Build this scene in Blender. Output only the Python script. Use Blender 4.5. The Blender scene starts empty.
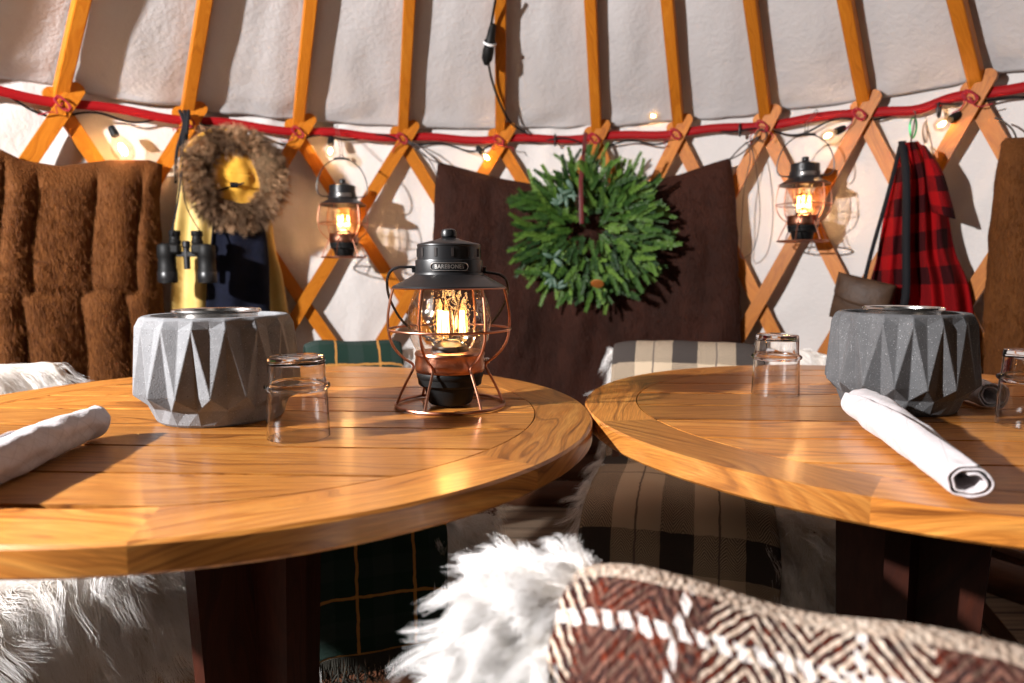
import bpy, math, random
import numpy as np
from mathutils import Vector, Matrix, noise
random.seed(7); rng = np.random.default_rng(7)
sc = bpy.context.scene; COL = sc.collection
PI = math.pi
EYE = .9434; PITCH = .0993; F = 682.67; TZ = .74           # eye height, camera pitch, focal in px, table height
WC = (-.0488, .92); WR = 1.819                              # yurt wall: centre and radius
NODES = [-82, -70.5, -58.8, -47.2, -35.7, -24, -11.8, .1, 11.9, 21.6, 31.3, 41.2, 51, 61, 71, 81]
BZ = 1.473                                                  # height of the red band

# ------------------------------------------------------------------ geometry helpers
def ray(px, py):
    x = (px-512)/F; y = -(py-341.5)/F
    return Vector((x, math.cos(PITCH)+y*math.sin(PITCH), -math.sin(PITCH)+y*math.cos(PITCH)))
def at(px, py, Y):
    d = ray(px, py); return Vector((0, 0, EYE)) + d*(Y/d.y)
def onz(px, py, z):
    d = ray(px, py); return Vector((0, 0, EYE)) + d*((z-EYE)/d.z)
def on_wall(px, py, inset=0.):
    d = ray(px, py); R = WR-inset
    a = d.x**2+d.y**2; b = -2*(d.x*WC[0]+d.y*WC[1]); c = WC[0]**2+WC[1]**2-R*R
    t = (-b+math.sqrt(b*b-4*a*c))/(2*a)
    return Vector((0, 0, EYE))+d*t
def wp(az, z, r=WR):
    a = math.radians(az); return Vector((WC[0]+r*math.sin(a), WC[1]+r*math.cos(a), z))
def node_az(s):
    s = max(0, min(len(NODES)-1.0001, s)); i = int(s); return NODES[i]+(NODES[i+1]-NODES[i])*(s-i)
def nz(p, s=1., seed=0): return noise.noise(Vector((p[0]*s+seed*7.3, p[1]*s-seed*3.1, p[2]*s+seed)))
def lerp_table(tab, x):
    if x <= tab[0][0]: return tab[0][1]
    for (a, u), (b, v) in zip(tab, tab[1:]):
        if x <= b: return u+(v-u)*(x-a)/(b-a)
    return tab[-1][1]
def poly_at(pts, t):
    """point at fraction t of a polyline, Catmull-Rom smoothed"""
    n = len(pts)-1; f = min(max(t, 0), 1)*n; i = min(int(f), n-1); f -= i
    P = [np.array(pts[max(0, min(n, i+k))], float) for k in (-1, 0, 1, 2)]
    return .5*((2*P[1])+(-P[0]+P[2])*f+(2*P[0]-5*P[1]+4*P[2]-P[3])*f*f+(-P[0]+3*P[1]-3*P[2]+P[3])*f**3)

class MB:
    def __init__(s): s.v = []; s.f = []; s.m = []; s.uv = []; s.tint = []; s.t = 0.
    def add(s, vs, fs, m=0, uvs=None):
        o = len(s.v); s.v += [tuple(v) for v in vs]
        for k, f in enumerate(fs):
            s.f.append(tuple(i+o for i in f)); s.m.append(m); s.tint.append(s.t)
            s.uv.append([uvs[i] for i in f] if uvs else [(vs[i][0], vs[i][1]) for i in f])
        return s
    def box(s, c, d, rot=None, m=0, M=None, taper=1.):
        x, y, z = (q/2 for q in d)
        vs = [Vector((sx*x*(taper if sz < 0 else 1), sy*y*(taper if sz < 0 else 1), sz*z)) for sx in (-1, 1) for sy in (-1, 1) for sz in (-1, 1)]
        L = max(range(3), key=lambda i: d[i]); W = [i for i in range(3) if i != L]
        uv = [(v[L], v[W[0]]+v[W[1]]) for v in vs]
        if rot is not None: vs = [rot@v for v in vs]
        vs = [v+Vector(c) for v in vs]
        if M: vs = [M@v for v in vs]
        return s.add(vs, [(0, 1, 3, 2), (4, 6, 7, 5), (0, 4, 5, 1), (2, 3, 7, 6), (0, 2, 6, 4), (1, 5, 7, 3)], m, uv)
    def bar(s, a, b, w, h, m=0, up=Vector((0, 0, 1))):
        a, b = Vector(a), Vector(b); z = (b-a).normalized()
        x = z.cross(up); x = x.normalized() if x.length > 1e-4 else Vector((1, 0, 0)); y = z.cross(x)
        vs = []; uv = []
        for p, l in ((a, 0), (b, (b-a).length)):
            for i, (sx, sy) in enumerate(((-1, -1), (1, -1), (1, 1), (-1, 1))):
                vs.append(p+x*sx*w/2+y*sy*h/2); uv.append((l, i*.04))
        return s.add(vs, [(3, 2, 1, 0), (4, 5, 6, 7), (0, 1, 5, 4), (1, 2, 6, 5), (2, 3, 7, 6), (3, 0, 4, 7)], m, uv)
    def lathe(s, prof, n=32, m=0, c=(0, 0, 0), M=None, cap=False):
        vs = []; uv = []; fs = []
        for j, (r, z) in enumerate(prof):
            for i in range(n):
                a = 2*PI*i/n; v = Vector((r*math.cos(a), r*math.sin(a), z))+Vector(c)
                vs.append(M@v if M else v); uv.append((i/n, j/len(prof)))
        for j in range(len(prof)-1):
            for i in range(n):
                k = (i+1) % n; fs.append((j*n+i, j*n+k, (j+1)*n+k, (j+1)*n+i))
        if cap:
            if prof[0][0] > 1e-5: fs.append(tuple(reversed(range(n))))
            if prof[-1][0] > 1e-5: fs.append(tuple((len(prof)-1)*n+i for i in range(n)))
        return s.add(vs, fs, m, uv)
    def tube(s, pts, r, n=8, m=0, closed=False, flat=None):
        pts = [Vector(p) for p in pts]; N = len(pts); vs = []; uv = []; fs = []; prev = None; L = 0
        for i, p in enumerate(pts):
            a = pts[(i-1) % N] if closed or i else p; b = pts[(i+1) % N] if closed or i < N-1 else p
            t = (b-a).normalized()
            if prev is None:
                x = t.cross(Vector((0, 0, 1)))
                if x.length < .1: x = t.cross(Vector((0, 1, 0)))
            else: x = prev-t*prev.dot(t)
            x.normalize(); prev = x; y = t.cross(x); rr = r[i] if isinstance(r, (list, tuple)) else r
            if i: L += (p-pts[i-1]).length
            for k in range(n):
                q = 2*PI*k/n; vs.append(p+x*math.cos(q)*rr+y*math.sin(q)*rr*(flat or 1)); uv.append((L, k/n*.05))
        for i in range(N if closed else N-1):
            j = (i+1) % N
            for k in range(n):
                l = (k+1) % n; fs.append((i*n+k, i*n+l, j*n+l, j*n+k))
        if not closed: fs += [tuple(reversed(range(n))), tuple((N-1)*n+k for k in range(n))]
        return s.add(vs, fs, m, uv)
    def grid(s, P, m=0, uv=None, flip=False):
        nu, nv = len(P), len(P[0]); vs = [p for row in P for p in row]
        us = [q for row in uv for q in row] if uv else [(i/nu, j/nv) for i in range(nu) for j in range(nv)]
        fs = [(i*nv+j, (i+1)*nv+j, (i+1)*nv+j+1, i*nv+j+1) for i in range(nu-1) for j in range(nv-1)]
        if flip: fs = [f[::-1] for f in fs]
        return s.add(vs, fs, m, us)
    def build(s, name, mats, parent=None, smooth=True, angle=38, solid=None, bevel=None, M=None, loc=None):
        me = bpy.data.meshes.new(name)
        vs = [M@Vector(v) for v in s.v] if M else s.v
        me.from_pydata([tuple(v) for v in vs], [], s.f)
        if not isinstance(mats, (list, tuple)): mats = [mats]
        for mt in mats: me.materials.append(mt)
        me.polygons.foreach_set('material_index', s.m)
        ul = me.uv_layers.new(name='UVMap'); ul.data.foreach_set('uv', [c for f in s.uv for q in f for c in q[:2]])
        if any(s.tint):
            at_ = me.attributes.new('tint', 'FLOAT', 'FACE'); at_.data.foreach_set('value', s.tint)
        me.polygons.foreach_set('use_smooth', [smooth]*len(s.f)); me.update()
        if smooth and angle: me.set_sharp_from_angle(angle=math.radians(angle))
        o = bpy.data.objects.new(name, me); COL.objects.link(o)
        if parent: o.parent = parent
        if loc: o.location = loc
        if bevel:
            b = o.modifiers.new('bevel', 'BEVEL'); b.width = bevel; b.segments = 2; b.limit_method = 'ANGLE'
        if solid:
            b = o.modifiers.new('solid', 'SOLIDIFY'); b.thickness = solid; b.offset = -1
        return o
def tag(o, label=None, cat=None, group=None, kind=None):
    if label: o['label'] = label
    if cat: o['category'] = cat
    if group: o['group'] = group
    if kind: o['kind'] = kind
    return o
def empty(name, loc=(0, 0, 0), rz=0., **k):
    o = bpy.data.objects.new(name, None); COL.objects.link(o); o.location = loc; o.rotation_euler = (0, 0, rz)
    o.empty_display_size = .05; return tag(o, **k)
def copy_tree(o, parent=None):
    c = o.copy(); COL.objects.link(c)
    if parent: c.parent = parent
    for ch in list(o.children): copy_tree(ch, c)
    return c

# ------------------------------------------------------------------ materials
def mat(name, col=(.5, .5, .5), rough=.5, metal=0., **k):
    m = bpy.data.materials.new(name); m.use_nodes = True; b = m.node_tree.nodes['Principled BSDF']
    b.inputs['Base Color'].default_value = (*col, 1); b.inputs['Roughness'].default_value = rough; b.inputs['Metallic'].default_value = metal
    for a, v in k.items(): b.inputs[a.replace('_', ' ')].default_value = v
    return m
class NT:
    def __init__(s, m): s.t = m.node_tree; s.n = s.t.nodes; s.b = s.n['Principled BSDF']
    def new(s, typ, **k):
        n = s.n.new(typ)
        for a, v in k.items(): setattr(n, a, v)
        return n
    def link(s, a, b): s.t.links.new(a, b)
    def val(s, sock, v):
        if hasattr(v, 'links') or hasattr(v, 'is_linked'): s.link(v, sock)
        else: sock.default_value = v
    def math(s, op, a, b=0., c=None):
        n = s.new('ShaderNodeMath', operation=op); s.val(n.inputs[0], a); s.val(n.inputs[1], b)
        if c is not None: s.val(n.inputs[2], c)
        return n.outputs[0]
    def mix(s, f, a, b, blend='MIX'):
        n = s.new('ShaderNodeMix', data_type='RGBA', blend_type=blend)
        s.val(n.inputs[0], f)
        for i, v in ((6, a), (7, b)):
            if isinstance(v, tuple): n.inputs[i].default_value = (*v[:3], 1)
            else: s.link(v, n.inputs[i])
        return n.outputs[2]
    def noise(s, vec, scale, detail=3., rough=.5, out=0):
        n = s.new('ShaderNodeTexNoise'); n.inputs['Scale'].default_value = scale; n.inputs['Detail'].default_value = detail; n.inputs['Roughness'].default_value = rough
        if vec is not None: s.link(vec, n.inputs['Vector'])
        return n.outputs[out]
    def ramp(s, f, stops):
        n = s.new('ShaderNodeValToRGB'); s.link(f, n.inputs[0]); e = n.color_ramp.elements
        while len(e) < len(stops): e.new(.5)
        for q, (p, c) in zip(e, stops): q.position = p; q.color = (*c, 1)
        return n.outputs[0]
    def scale(s, vec, v):
        n = s.new('ShaderNodeVectorMath', operation='MULTIPLY'); s.link(vec, n.inputs[0]); n.inputs[1].default_value = v; return n.outputs[0]
    def bump(s, h, strength=.3, dist=.01):
        n = s.new('ShaderNodeBump'); n.inputs['Strength'].default_value = strength; n.inputs['Distance'].default_value = dist
        s.link(h, n.inputs['Height']); s.link(n.outputs[0], s.b.inputs['Normal'])
    def color(s, c): s.link(c, s.b.inputs['Base Color'])
    def uv(s): return s.new('ShaderNodeUVMap').outputs[0]
    def obj(s): return s.new('ShaderNodeTexCoord').outputs['Object']
    def attr(s, a): return s.new('ShaderNodeAttribute', attribute_name=a).outputs['Fac']

def wood(name, c1, c2, c3, rough=.3, coat=0., gs=1., tint=.5, dark=None):
    m = mat(name, c1, rough); n = NT(m)
    if coat: n.b.inputs['Coat Weight'].default_value = coat; n.b.inputs['Coat Roughness'].default_value = .17
    t = n.attr('tint'); uv = n.uv()
    off = n.new('ShaderNodeCombineXYZ'); n.link(n.math('MULTIPLY', t, 13.7), off.inputs[0]); n.link(n.math('MULTIPLY', t, 5.3), off.inputs[1])
    add = n.new('ShaderNodeVectorMath', operation='ADD'); n.link(uv, add.inputs[0]); n.link(off.outputs[0], add.inputs[1]); uv = add.outputs[0]
    warp = n.noise(n.scale(uv, (2.2*gs, 9*gs, 1)), 1., 2)
    w = n.new('ShaderNodeCombineXYZ'); n.link(n.math('MULTIPLY', warp, .22), w.inputs[1])
    ad2 = n.new('ShaderNodeVectorMath', operation='ADD'); n.link(uv, ad2.inputs[0]); n.link(w.outputs[0], ad2.inputs[1])
    g = n.noise(n.scale(ad2.outputs[0], (2.0*gs, 105*gs, 1)), 1., 4, .6)
    fine = n.noise(n.scale(uv, (22*gs, 480*gs, 1)), 1., 3, .6)
    c = n.ramp(g, [(.30, c3), (.47, c1), (.66, c2)])
    c = n.mix(n.math('MULTIPLY', n.math('SUBTRACT', n.math('MULTIPLY', fine, 1.6), .5), .85), c, c3)
    k = n.math('SUBTRACT', n.math('FRACT', n.math('MULTIPLY', t, 7.31)), .5)
    hs = n.new('ShaderNodeHueSaturation'); n.link(c, hs.inputs['Color']); n.link(n.math('ADD', n.math('MULTIPLY', k, tint), 1.), hs.inputs['Value'])
    n.color(hs.outputs[0]); n.bump(fine, .12, .002)
    n.link(n.math('ADD', n.math('MULTIPLY', fine, .15), rough-.07), n.b.inputs['Roughness'])
    return m

M = {}
M['table'] = wood('table_wood', (.56, .205, .034), (.72, .32, .068), (.12, .032, .005), rough=.36, coat=.35, tint=.75)
M['lath'] = wood('lath_wood', (.46, .145, .010), (.53, .19, .018), (.30, .085, .007), rough=.42, gs=1.3, tint=.25)
M['lath'].node_tree.nodes['Principled BSDF'].inputs['Specular IOR Level'].default_value = .2
M['base'] = wood('dark_wood', (.040, .009, .004), (.055, .012, .005), (.02, .005, .003), rough=.5, tint=.3); M['base'].node_tree.nodes['Principled BSDF'].inputs['Specular IOR Level'].default_value = .2
M['chairwood'] = wood('chair_wood', (.12, .045, .02), (.16, .06, .025), (.06, .02, .01), rough=.45, tint=.3)
M['groove'] = mat('groove', (.012, .006, .004), .7)
# canvas
def canvas(name, col, weave=900):
    m = mat(name, col, .85); n = NT(m); o = n.obj()
    a = n.noise(o, 5, 4, .55); b = n.noise(o, 60, 3, .6)
    c = n.mix(n.math('MULTIPLY', n.ramp(a, [(.35, (0, 0, 0)), (.7, (1, 1, 1))]), .35), col, tuple(x*.86 for x in col))
    n.color(n.mix(n.math('MULTIPLY', b, .15), c, tuple(x*.8 for x in col)))
    n.bump(n.math('ADD', n.math('MULTIPLY', b, .35), a), .35, .02)
    n.b.inputs['Sheen Weight'].default_value = .1
    return m
M['roof'] = canvas('roof_canvas', (.50, .48, .475)); M['wall'] = canvas('wall_canvas', (.62, .585, .56))
# floor boards
m = mat('floor_boards', (.1, .07, .05), .6); n = NT(m); o = n.obj()
sx = n.new('ShaderNodeSeparateXYZ'); n.link(o, sx.inputs[0])
f = n.math('FRACT', n.math('MULTIPLY', sx.outputs[1], 11.)); gap = n.math('LESS_THAN', f, .09)
g = n.noise(n.scale(o, (3, 60, 1)), 1., 4, .6)
n.color(n.mix(gap, n.ramp(g, [(.3, (.10, .065, .042)), (.7, (.26, .19, .13))]), (.01, .007, .005))); M['floor'] = m
# metals and plastics
M['black'] = mat('black_metal', (.009, .009, .010), .36, 0., Specular_IOR_Level=.45)
M['copper'] = mat('copper', (.42, .19, .12), .3, 1.)
M['steel'] = mat('steel', (.72, .70, .68), .22, 1.)
M['badge'] = mat('badge_metal', (.75, .72, .68), .35, 1.)
M['rubber'] = mat('black_rubber', (.005, .005, .005), .55, 0., Specular_IOR_Level=.22)
M['zip'] = mat('cable_tie', (.01, .01, .01), .5)
M['strap'] = mat('black_webbing', (.008, .008, .010), .8, 0., Specular_IOR_Level=.2)
M['thong'] = mat('leather_thong', (.05, .035, .03), .7)
M['wire'] = mat('thin_wire', (.10, .09, .08), .45, .5)
M['band'] = mat('red_band', (.27, .004, .006), .65, 0., Specular_IOR_Level=.2)
M['redcord'] = mat('red_cord', (.28, .008, .02), .8)
M['blackglass'] = mat('lens_coating', (.01, .02, .02), .08)
M['stitch'] = mat('seam_thread', (.62, .55, .45), .8)
M['wick'] = mat('burner_inside', (.02, .02, .02), .5)
M['green'] = mat('green_carabiner', (.05, .35, .12), .3, .8)
def emit(name, col, s):
    m = mat(name, (.8, .6, .4), .4); b = m.node_tree.nodes['Principled BSDF']
    b.inputs['Emission Color'].default_value = (*col, 1); b.inputs['Emission Strength'].default_value = s; return m
M['filament'] = emit('filament', (1, .52, .16), 32.)
M['stringfil'] = emit('string_filament', (1, .55, .22), 110.)
def glass(name, tint=(1, 1, 1), rough=0.): return mat(name, tint, rough, 0., Transmission_Weight=1., IOR=1.45)
M['glass'] = glass('clear_glass', (.985, .975, .98))
def thin(name, tint=(1, 1, 1), base=.05, hammered=0., rough=.03):
    m = bpy.data.materials.new(name); m.use_nodes = True; t = m.node_tree; t.nodes.clear()
    out = t.nodes.new('ShaderNodeOutputMaterial'); mx = t.nodes.new('ShaderNodeMixShader'); tr = t.nodes.new('ShaderNodeBsdfTransparent')
    gl = t.nodes.new('ShaderNodeBsdfGlossy'); fr = t.nodes.new('ShaderNodeLayerWeight'); fr.inputs[0].default_value = .25
    gl.inputs['Roughness'].default_value = rough; tr.inputs[0].default_value = (*tint, 1)
    ma = t.nodes.new('ShaderNodeMath'); ma.operation = 'MULTIPLY_ADD'; ma.inputs[1].default_value = .55; ma.inputs[2].default_value = base
    t.links.new(fr.outputs[1], ma.inputs[0]); t.links.new(ma.outputs[0], mx.inputs[0]); t.links.new(tr.outputs[0], mx.inputs[1]); t.links.new(gl.outputs[0], mx.inputs[2]); t.links.new(mx.outputs[0], out.inputs[0])
    if hammered:
        nn = t.nodes.new('ShaderNodeTexNoise'); nn.inputs['Scale'].default_value = 95; nn.inputs['Detail'].default_value = 1
        tc = t.nodes.new('ShaderNodeTexCoord'); t.links.new(tc.outputs['Object'], nn.inputs['Vector'])
        bp = t.nodes.new('ShaderNodeBump'); bp.inputs['Strength'].default_value = hammered; bp.inputs['Distance'].default_value = .004
        t.links.new(nn.outputs[0], bp.inputs['Height']); t.links.new(bp.outputs[0], gl.inputs['Normal']); t.links.new(bp.outputs[0], fr.inputs[1])
    return m
M['globe'] = thin('lantern_glass', (.97, .93, .88), .05, .9); M['bulb'] = thin('bulb_glass', (1, .93, .82), .05)
# concrete
def concrete(name, k):
  m = mat(name, (.2, .2, .2), .75); n = NT(m); o = n.obj()
  a = n.noise(o, 40, 5, .6); b = n.noise(o, 520, 2, .5); v = n.new('ShaderNodeTexVoronoi'); v.inputs['Scale'].default_value = 170; n.link(o, v.inputs['Vector'])
  c = n.ramp(a, [(.3, (.165*k, .17*k, .18*k)), (.7, (.23*k, .235*k, .245*k))])
  c = n.mix(n.math('MULTIPLY', n.math('GREATER_THAN', b, .66), .35), c, (.5, .51, .53)); n.color(n.mix(n.math('LESS_THAN', v.outputs[0], .11), c, (.03, .03, .03)))
  n.bump(n.math('ADD', b, a), .25, .002); return m
M['concrete'] = concrete('concrete', .85); M['concrete_dark'] = concrete('dark_concrete', .42)
# cloth
def cloth(name, col, col2=None, sc_=30, rough=.9, sheen=.0, bump=.3, coord='obj'):
    m = mat(name, col, rough, 0., Sheen_Weight=sheen, Specular_IOR_Level=.2); n = NT(m); o = n.obj() if coord == 'obj' else n.uv()
    a = n.noise(o, sc_, 4, .6)
    n.color(n.mix(n.ramp(a, [(.35, (0, 0, 0)), (.65, (1, 1, 1))]), col, col2 or tuple(x*.7 for x in col))); n.bump(a, bump, .01); return m
M['yellow'] = cloth('mustard_nylon', (.80, .42, .06), (.7, .36, .04), 14, bump=.15)
M['yellowlight'] = cloth('yellow_shell', (.60, .42, .14), (.5, .34, .1), 10, rough=.45)
M['navy'] = cloth('navy_fleece', (.003, .0045, .014), (.002, .003, .009), 40, sheen=0.)
M['leather'] = cloth('brown_leather', (.07, .038, .022), (.045, .024, .014), 25, rough=.5)
M['linen'] = None
m = mat('linen', (.56, .52, .53), .9, 0., Sheen_Weight=.15); n = NT(m); uv = n.uv(); s = n.new('ShaderNodeSeparateXYZ'); n.link(uv, s.inputs[0])
l1 = n.math('LESS_THAN', n.math('FRACT', n.math('MULTIPLY', n.math('ADD', s.outputs[0], s.outputs[1]), 38.)), .05)
l2 = n.math('LESS_THAN', n.math('FRACT', n.math('MULTIPLY', n.math('SUBTRACT', s.outputs[0], s.outputs[1]), 38.)), .05)
n.color(n.mix(n.math('MULTIPLY', n.math('MAXIMUM', l1, l2), .5), (.56, .52, .53), (.36, .32, .33))); n.bump(n.noise(n.obj(), 45, 4), .35, .008); M['linen'] = m

def bands(n, x, period, spans):
    f = n.math('FRACT', n.math('DIVIDE', x, period)); out = None
    for a, b in spans:
        q = n.math('MULTIPLY', n.math('GREATER_THAN', f, a), n.math('LESS_THAN', f, b))
        out = q if out is None else n.math('MAXIMUM', out, q)
    return out
def herring(n, u, v, size, thin_=.5):
    tri = n.math('PINGPONG', u, size*4.)
    return n.math('LESS_THAN', n.math('FRACT', n.math('DIVIDE', n.math('ADD', v, tri), size)), thin_)
def plaid(name, ground, dark, accent, period, ds_u, ds_v, as_u=(), as_v=(), tw=.004, half=.5, acc_mix=.8, pv=None, rough=.95):
    m = mat(name, ground, rough, 0., Specular_IOR_Level=.12); n = NT(m); uv = n.uv()
    w = n.noise(uv, 60, 2, .5, 1); wv = n.new('ShaderNodeVectorMath', operation='MULTIPLY_ADD'); n.link(w, wv.inputs[0]); wv.inputs[1].default_value = (.006,)*3; n.link(uv, wv.inputs[2])
    s = n.new('ShaderNodeSeparateXYZ'); n.link(wv.outputs[0], s.inputs[0]); u, v = s.outputs[0], s.outputs[1]
    h = herring(n, u, v, tw)
    U = bands(n, u, period, ds_u); V = bands(n, v, pv or period, ds_v)
    k = n.math('ADD', n.math('MULTIPLY', n.math('MULTIPLY', U, V), 1.), 0.)      # both: solid dark
    e = n.math('MULTIPLY', n.math('MAXIMUM', U, V), n.math('ADD', n.math('MULTIPLY', h, .75), .12))
    c = n.mix(n.math('MAXIMUM', k, e), ground, dark)
    if as_u: c = n.mix(n.math('MULTIPLY', bands(n, u, period, as_u), acc_mix), c, accent)
    if as_v: c = n.mix(n.math('MULTIPLY', bands(n, v, pv or period, as_v), acc_mix), c, accent)
    fz = n.noise(uv, 700, 2, .6)
    n.color(n.mix(n.math('MULTIPLY', fz, .3), c, tuple(.6*x for x in ground))); n.bump(n.math('ADD', fz, h), .4, .002)
    return m
M['plaid_tan'] = plaid('tan_black_plaid', (.60, .47, .33), (.007, .009, .018), (.05, .04, .05), .16, [(0, .40)], [(.30, .48)], [(.69, .715)], [(.70, .712)], tw=.005, pv=.37)
M['plaid_green'] = plaid('dark_green_plaid', (.012, .03, .022), (.03, .045, .04), (.55, .25, .06), .11, [(0, .35)], [(0, .3)], [(.6, .65)], [(.6, .66)], tw=.004)
M['buffalo'] = plaid('buffalo_plaid', (.30, .003, .005), (.004, .003, .004), (.1, .1, .1), .125, [(0, .5)], [(0, .5)], tw=.0025)
# rust herringbone plaid of the near blanket
m = mat('rust_herringbone', (.5, .4, .3), .95, 0., Specular_IOR_Level=.12); n = NT(m); uv = n.uv()
w = n.noise(uv, 90, 2, .6, 1); wv = n.new('ShaderNodeVectorMath', operation='MULTIPLY_ADD'); n.link(w, wv.inputs[0]); wv.inputs[1].default_value = (.0055,)*3; n.link(uv, wv.inputs[2])
s = n.new('ShaderNodeSeparateXYZ'); n.link(wv.outputs[0], s.inputs[0]); u, v = s.outputs[0], s.outputs[1]
h = herring(n, u, v, .0078, .60); vo = n.new('ShaderNodeTexVoronoi'); vo.inputs['Scale'].default_value = 260; n.link(uv, vo.inputs['Vector'])
sp = n.new('ShaderNodeSeparateColor'); n.link(vo.outputs['Color'], sp.inputs[0]); rnd = sp.outputs[0]
cream = n.mix(rnd, (.62, .52, .42), (.48, .36, .27)); dk = n.mix(rnd, (.03, .017, .017), (.09, .035, .025)); rust = n.mix(rnd, (.16, .026, .009), (.03, .008, .006))
Ub = bands(n, u, .20, [(0.10, .50)]); Vb = bands(n, v, .115, [(0.0, .52)])
base = n.mix(h, cream, n.mix(n.math('GREATER_THAN', rnd, .55), dk, rust))
base = n.mix(n.math('MULTIPLY', Ub, .85), base, n.mix(n.math('GREATER_THAN', n.noise(uv, 55, 3, .7), .52), n.mix(h, rust, dk), rust))
base = n.mix(n.math('MULTIPLY', n.math('MULTIPLY', Ub, Vb), n.math('GREATER_THAN', rnd, .3)), base, dk)
wl = n.math('MULTIPLY', n.math('MAXIMUM', bands(n, v, .0575, [(.42, .53)]), bands(n, u, .10, [(.80, .86)])), n.math('LESS_THAN', n.math('FRACT', n.math('MULTIPLY', n.math('ADD', u, v), 85.)), .62))
base = n.mix(n.math('MULTIPLY', wl, .9), base, (.72, .66, .62))
edge = n.math('LESS_THAN', n.math('ABSOLUTE', n.math('SUBTRACT', v, .250)), .028)
base = n.mix(n.math('MULTIPLY', edge, n.math('ADD', n.math('MULTIPLY', h, -.25), .95)), base, cream)
n.color(base); n.bump(n.math('ADD', vo.outputs['Distance'], h), .6, .003); M['rust'] = m

# fur
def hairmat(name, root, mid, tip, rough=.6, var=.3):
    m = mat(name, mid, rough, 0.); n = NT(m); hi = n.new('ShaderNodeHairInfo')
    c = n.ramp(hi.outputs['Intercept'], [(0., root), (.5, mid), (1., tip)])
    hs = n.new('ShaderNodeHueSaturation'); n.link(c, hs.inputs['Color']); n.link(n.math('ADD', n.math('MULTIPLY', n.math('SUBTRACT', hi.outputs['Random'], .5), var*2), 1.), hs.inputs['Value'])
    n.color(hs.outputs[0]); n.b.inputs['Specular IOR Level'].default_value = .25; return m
M['wool'] = hairmat('white_wool', (.88, .84, .78), (.94, .92, .90), (.96, .95, .94), .7, .05)
M['woolskin'] = cloth('wool_skin', (.80, .76, .70), (.68, .62, .55), 30)
M['greywool'] = hairmat('tan_wool', (.30, .22, .15), (.42, .33, .24), (.50, .41, .31), .7, .15)
def peltmat(name, a, b):
    m = mat(name, a, .8, 0., Specular_IOR_Level=.15); n = NT(m); o = n.obj()
    k = n.noise(n.scale(o, (1, 1, .45)), 9, 4, .6); q = n.noise(n.scale(o, (1, 1, .3)), 160, 2, .6)
    c = n.ramp(k, [(.3, a), (.7, b)]); n.color(n.mix(n.math('MULTIPLY', q, .5), c, tuple(x*.45 for x in a))); n.bump(n.math('ADD', q, k), .5, .012)
    n.b.inputs['Sheen Tint'].default_value = (*[min(1, x*3) for x in b], 1); return m
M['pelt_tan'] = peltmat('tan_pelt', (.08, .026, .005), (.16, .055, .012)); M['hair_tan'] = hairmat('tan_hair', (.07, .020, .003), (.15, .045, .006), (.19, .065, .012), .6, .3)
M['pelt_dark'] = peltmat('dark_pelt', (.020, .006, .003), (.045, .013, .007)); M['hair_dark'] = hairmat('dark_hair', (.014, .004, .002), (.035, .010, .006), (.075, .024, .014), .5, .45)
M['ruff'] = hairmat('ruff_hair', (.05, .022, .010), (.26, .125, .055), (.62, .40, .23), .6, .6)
n = NT(M['ruff']); src = n.b.inputs['Base Color'].links[0].from_socket; pn = n.noise(n.obj(), 13, 2, .5)
n.color(n.mix(n.ramp(pn, [(.42, (0, 0, 0)), (.58, (1, 1, 1))]), n.mix(.75, src, (.03, .012, .006)), src))
M['ruffskin'] = cloth('ruff_skin', (.10, .06, .03))

def strands(name, parent, P, N, mat_, count, length, lie=None, lift=.5, droop=.3, clump=.6, nclump=300, curl=.1, r0=.0004, npts=6, seed=1, lenvar=.35, mask=None):
    """hair strands growing on points P (n,3) with normals N; lie = combing direction (array or vector)"""
    g = np.random.default_rng(seed)
    idx = g.integers(0, len(P), count); p = P[idx]; nn = N[idx]
    lie_ = np.broadcast_to(np.array(lie if lie is not None else (0, 0, -1), float), P.shape)[idx]
    ci = g.integers(0, len(P), nclump); cp = P[ci]
    near = np.empty(count, int)
    for a in range(0, count, 2000):
        near[a:a+2000] = np.argmin(((p[a:a+2000, None]-cp[None])**2).sum(2), 1)
    cj = g.normal(size=(nclump, 3))*.35; cl = 1+g.normal(size=nclump)*.15
    d = nn*lift+lie_*(1-lift)+cj[near]*.6+g.normal(size=(count, 3))*.12
    d /= np.linalg.norm(d, axis=1)[:, None]
    L = length*cl[near]*(1-lenvar*g.random(count))
    tipc = cp[near]+(nn*lift+lie_*(1-lift)+cj[near]*.8)*L[:, None]
    t = np.linspace(0, 1, npts)[None, :, None]
    X = p[:, None]+d[:, None]*L[:, None, None]*t
    X[..., 2] -= (t[..., 0]**2)*droop*L[:, None]
    X += (tipc-(p+d*L[:, None]))[:, None]*clump*t**1.6*.8
    ph = g.random((nclump, 3))*6.28; k = 5.
    X += np.sin(ph[near][:, None]+t*k+g.random((count, 1, 3))*.8)*curl*L[:, None, None]*t
    cu = bpy.data.hair_curves.new(name); cu.add_curves([npts]*count)
    cu.attributes['position'].data.foreach_set('vector', X.astype(np.float32).ravel())
    ra = cu.attributes.get('radius') or cu.attributes.new('radius', 'FLOAT', 'POINT')
    ra.data.foreach_set('value', np.tile(r0*np.linspace(1, .25, npts), count).astype(np.float32))
    cu.materials.append(mat_); o = bpy.data.objects.new(name, cu); COL.objects.link(o); o.parent = parent
    return o
def grid_np(P):
    A = np.array([[tuple(q) for q in row] for row in P], float)
    du = np.gradient(A, axis=0); dv = np.gradient(A, axis=1); N = np.cross(du, dv); N /= np.linalg.norm(N, axis=2)[..., None]+1e-9
    return A, N
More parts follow.
